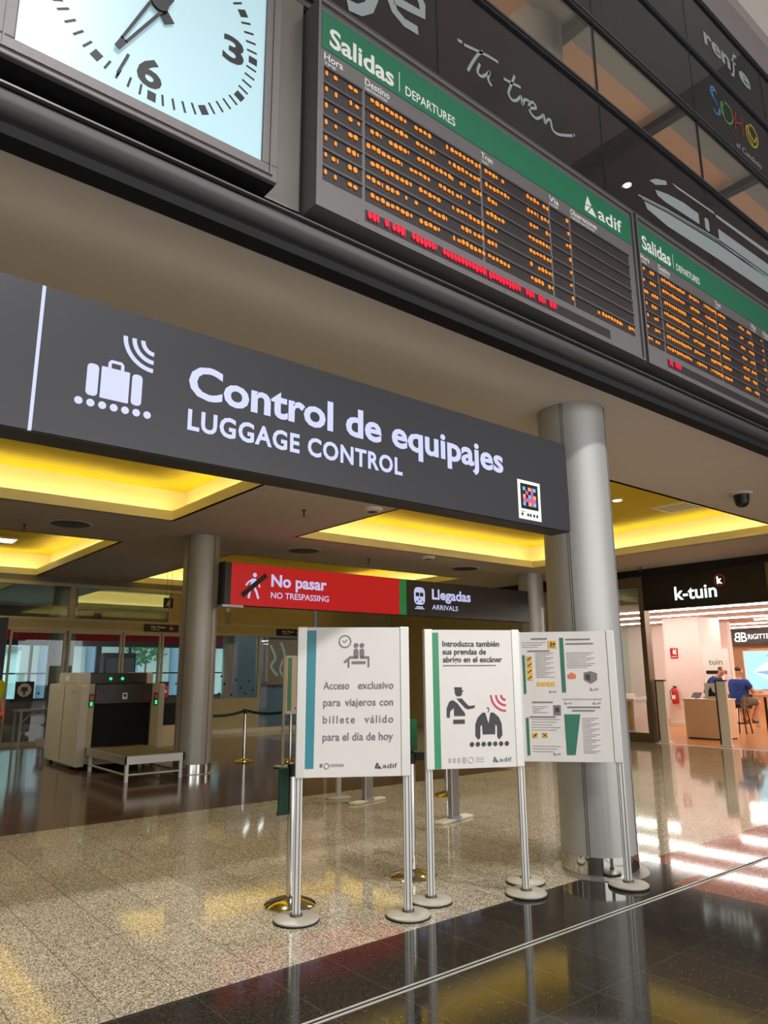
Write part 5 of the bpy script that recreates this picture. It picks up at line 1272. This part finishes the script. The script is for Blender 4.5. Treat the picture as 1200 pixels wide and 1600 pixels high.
def person(name_label, loc, rot, seated, shirt, trousers, hair='hair', seat_z=.715, arms='forward', vest=None, lean=0.0, bulk=1.0):
    t = thing('person', name_label, 'person', loc, rot)
    hz = seat_z + .10 if seated else .95
    V = {}; E_ = []
    V['hip'] = (0, 0, hz, (.165, .13)); V['waist'] = (0, .0, hz + .18, (.17, .13)); V['chest'] = (0, .03, hz + .38, (.19, .13)); V['neckb'] = (0, .04, hz + .52, .075)
    V['neck'] = (0, .06, hz + .58, .058); V['jaw'] = (0, .085, hz + .66, .075); V['head'] = (0, .08, hz + .74, .095); V['crown'] = (0, .07, hz + .81, .075)
    chain(E_, 'hip', 'waist', 'chest', 'neckb', 'neck', 'jaw', 'head', 'crown')
    V['nose'] = (0, .185, hz + .70, .016); E_.append(('head', 'nose'))
    for s_, n in ((-1, 'l'), (1, 'r')):
        V['ear' + n] = (s_ * .10, .075, hz + .71, .018); E_.append(('head', 'ear' + n))
        V['sh' + n] = (s_ * .19, .03, hz + .46, .068)
        if arms == 'forward':
            V['el' + n] = (s_ * .25, .16, hz + .22, .047); V['wr' + n] = (s_ * .13, .38, hz + .20, .032); dirn = (-s_ * .4, 1, 0)
        else:
            V['el' + n] = (s_ * .25, .0, hz + .18, .047); V['wr' + n] = (s_ * .26, .06, hz - .06, .032); dirn = (0, .15, -1)
        chain(E_, 'chest', 'sh' + n, 'el' + n, 'wr' + n)
        hand(V, E_, 'wr' + n, s_, dirn, (0, 0, 1) if arms == 'forward' else (1, 0, 0))
        if seated:
            V['th' + n] = (s_ * .11, .06, hz - .02, .10); V['kn' + n] = (s_ * .17, .42, hz - .03, .066); V['an' + n] = (s_ * .14, .22, .34, .042); V['to' + n] = (s_ * .15, .38, .295, .038)
        else:
            V['th' + n] = (s_ * .10, .0, hz - .12, .10); V['kn' + n] = (s_ * .11, .02, .5, .066); V['an' + n] = (s_ * .11, -.02, .09, .045); V['to' + n] = (s_ * .12, .14, .04, .04)
        chain(E_, 'hip', 'th' + n, 'kn' + n, 'an' + n, 'to' + n)
    if bulk != 1:
        for k in V:
            x_, y_, z_, r_ = V[k]
            if k[:2] in ('hi', 'wa', 'ch'): r_ = (r_[0] * bulk * 1.1, r_[1] * bulk)
            elif k[:2] in ('sh', 'el', 'th', 'kn'): x_ *= bulk; r_ *= 1.15
            V[k] = (x_, y_, z_, r_)
    if lean:
        ca, sa = cos(lean), sin(lean)
        for k in V:
            if k[:2] not in ('hi', 'th', 'kn', 'an', 'to'):
                x_, y_, z_, r_ = V[k]; V[k] = (x_, y_ * ca + (z_ - hz) * sa, hz + (z_ - hz) * ca - y_ * sa, r_)
    skin_mesh('body', V, E_, 'skin', t, 'hip')
    def sub(keys, grow, edges, root, nm, m_):
        W = {k: (*V[k][:3], V[k][3] + grow if not isinstance(V[k][3], tuple) else (V[k][3][0] + grow, V[k][3][1] + grow)) for k in keys}
        return skin_mesh(nm, W, edges, m_, t, root)
    Vt = lambda a, b, u: tuple(V[a][i] + (V[b][i] - V[a][i]) * u for i in range(4))
    V['sll'] = Vt('shl', 'ell', .75); V['slr'] = Vt('shr', 'elr', .75)
    sub(['hip', 'waist', 'chest', 'neckb', 'shl', 'shr', 'sll', 'slr'], .02, [('hip', 'waist'), ('waist', 'chest'), ('chest', 'neckb'), ('chest', 'shl'), ('shl', 'sll'), ('chest', 'shr'), ('shr', 'slr')], 'waist', 'vest' if vest else 'shirt', vest or shirt)
    e_ = .95 if seated else 1.0
    for n in 'lr':
        V['le' + n] = Vt('th' + n, 'kn' + n, .92) if seated else Vt('kn' + n, 'an' + n, .9)
    ks = ['hip', 'thl', 'thr', 'lel', 'ler'] + ([] if seated else ['knl', 'knr'])
    ed = [('hip', 'thl'), ('hip', 'thr')] + ([('thl', 'lel'), ('thr', 'ler')] if seated else [('thl', 'knl'), ('knl', 'lel'), ('thr', 'knr'), ('knr', 'ler')])
    sub(ks, .018, ed, 'hip', 'trousers', trousers)
    for n in 'lr':
        W = {'a': (*V['an' + n][:3], .05), 'b': (*V['to' + n][:3], .046)}
        W['h'] = (V['an' + n][0], V['an' + n][1] - .04, V['to' + n][2], .045)
        skin_mesh('shoe', W, [('a', 'h'), ('h', 'b')], 'navy' if not seated else 'pgrey', t, 'h')
    hx, hy, hd = V['head'][:3]
    W = {'a': (0, hy - .035, hd - .02, .098), 'b': (0, hy - .02, hd + .04, .104), 'c': (0, hy + .015, hd + .06, .092)}
    skin_mesh('hair', W, [('a', 'b'), ('b', 'c')], hair, t, 'a')
    g = MB()
    for s_ in (-1, 1): g.disc(s_ * .036, hd - .005, .011, hy + .092, .004, 10, .007)
    build('eye', g, 'ink', t, world=False)
    g = MB(); g.rect(-.026, .026, hd - .085, hd - .078, hy + .082, .004); build('mouth', g, 'pred', t, world=False)
    return t


person('man in blue shirt and grey shorts seated on stool, seen from behind', (19.1, 9.05, 0), -radians(112), True, 'shirt', 'shorts', bulk=1.25)
person('man in blue shirt leaning behind the counter, bowing forward', (19.3, 9.95, 0), pi, False, 'shirt', 'navy', lean=.5)
person('person in yellow vest and orange trousers by the glass doors', (2.96, 15.0, 0), radians(200), False, 'navy', 'orange', arms='down', vest='hivis')
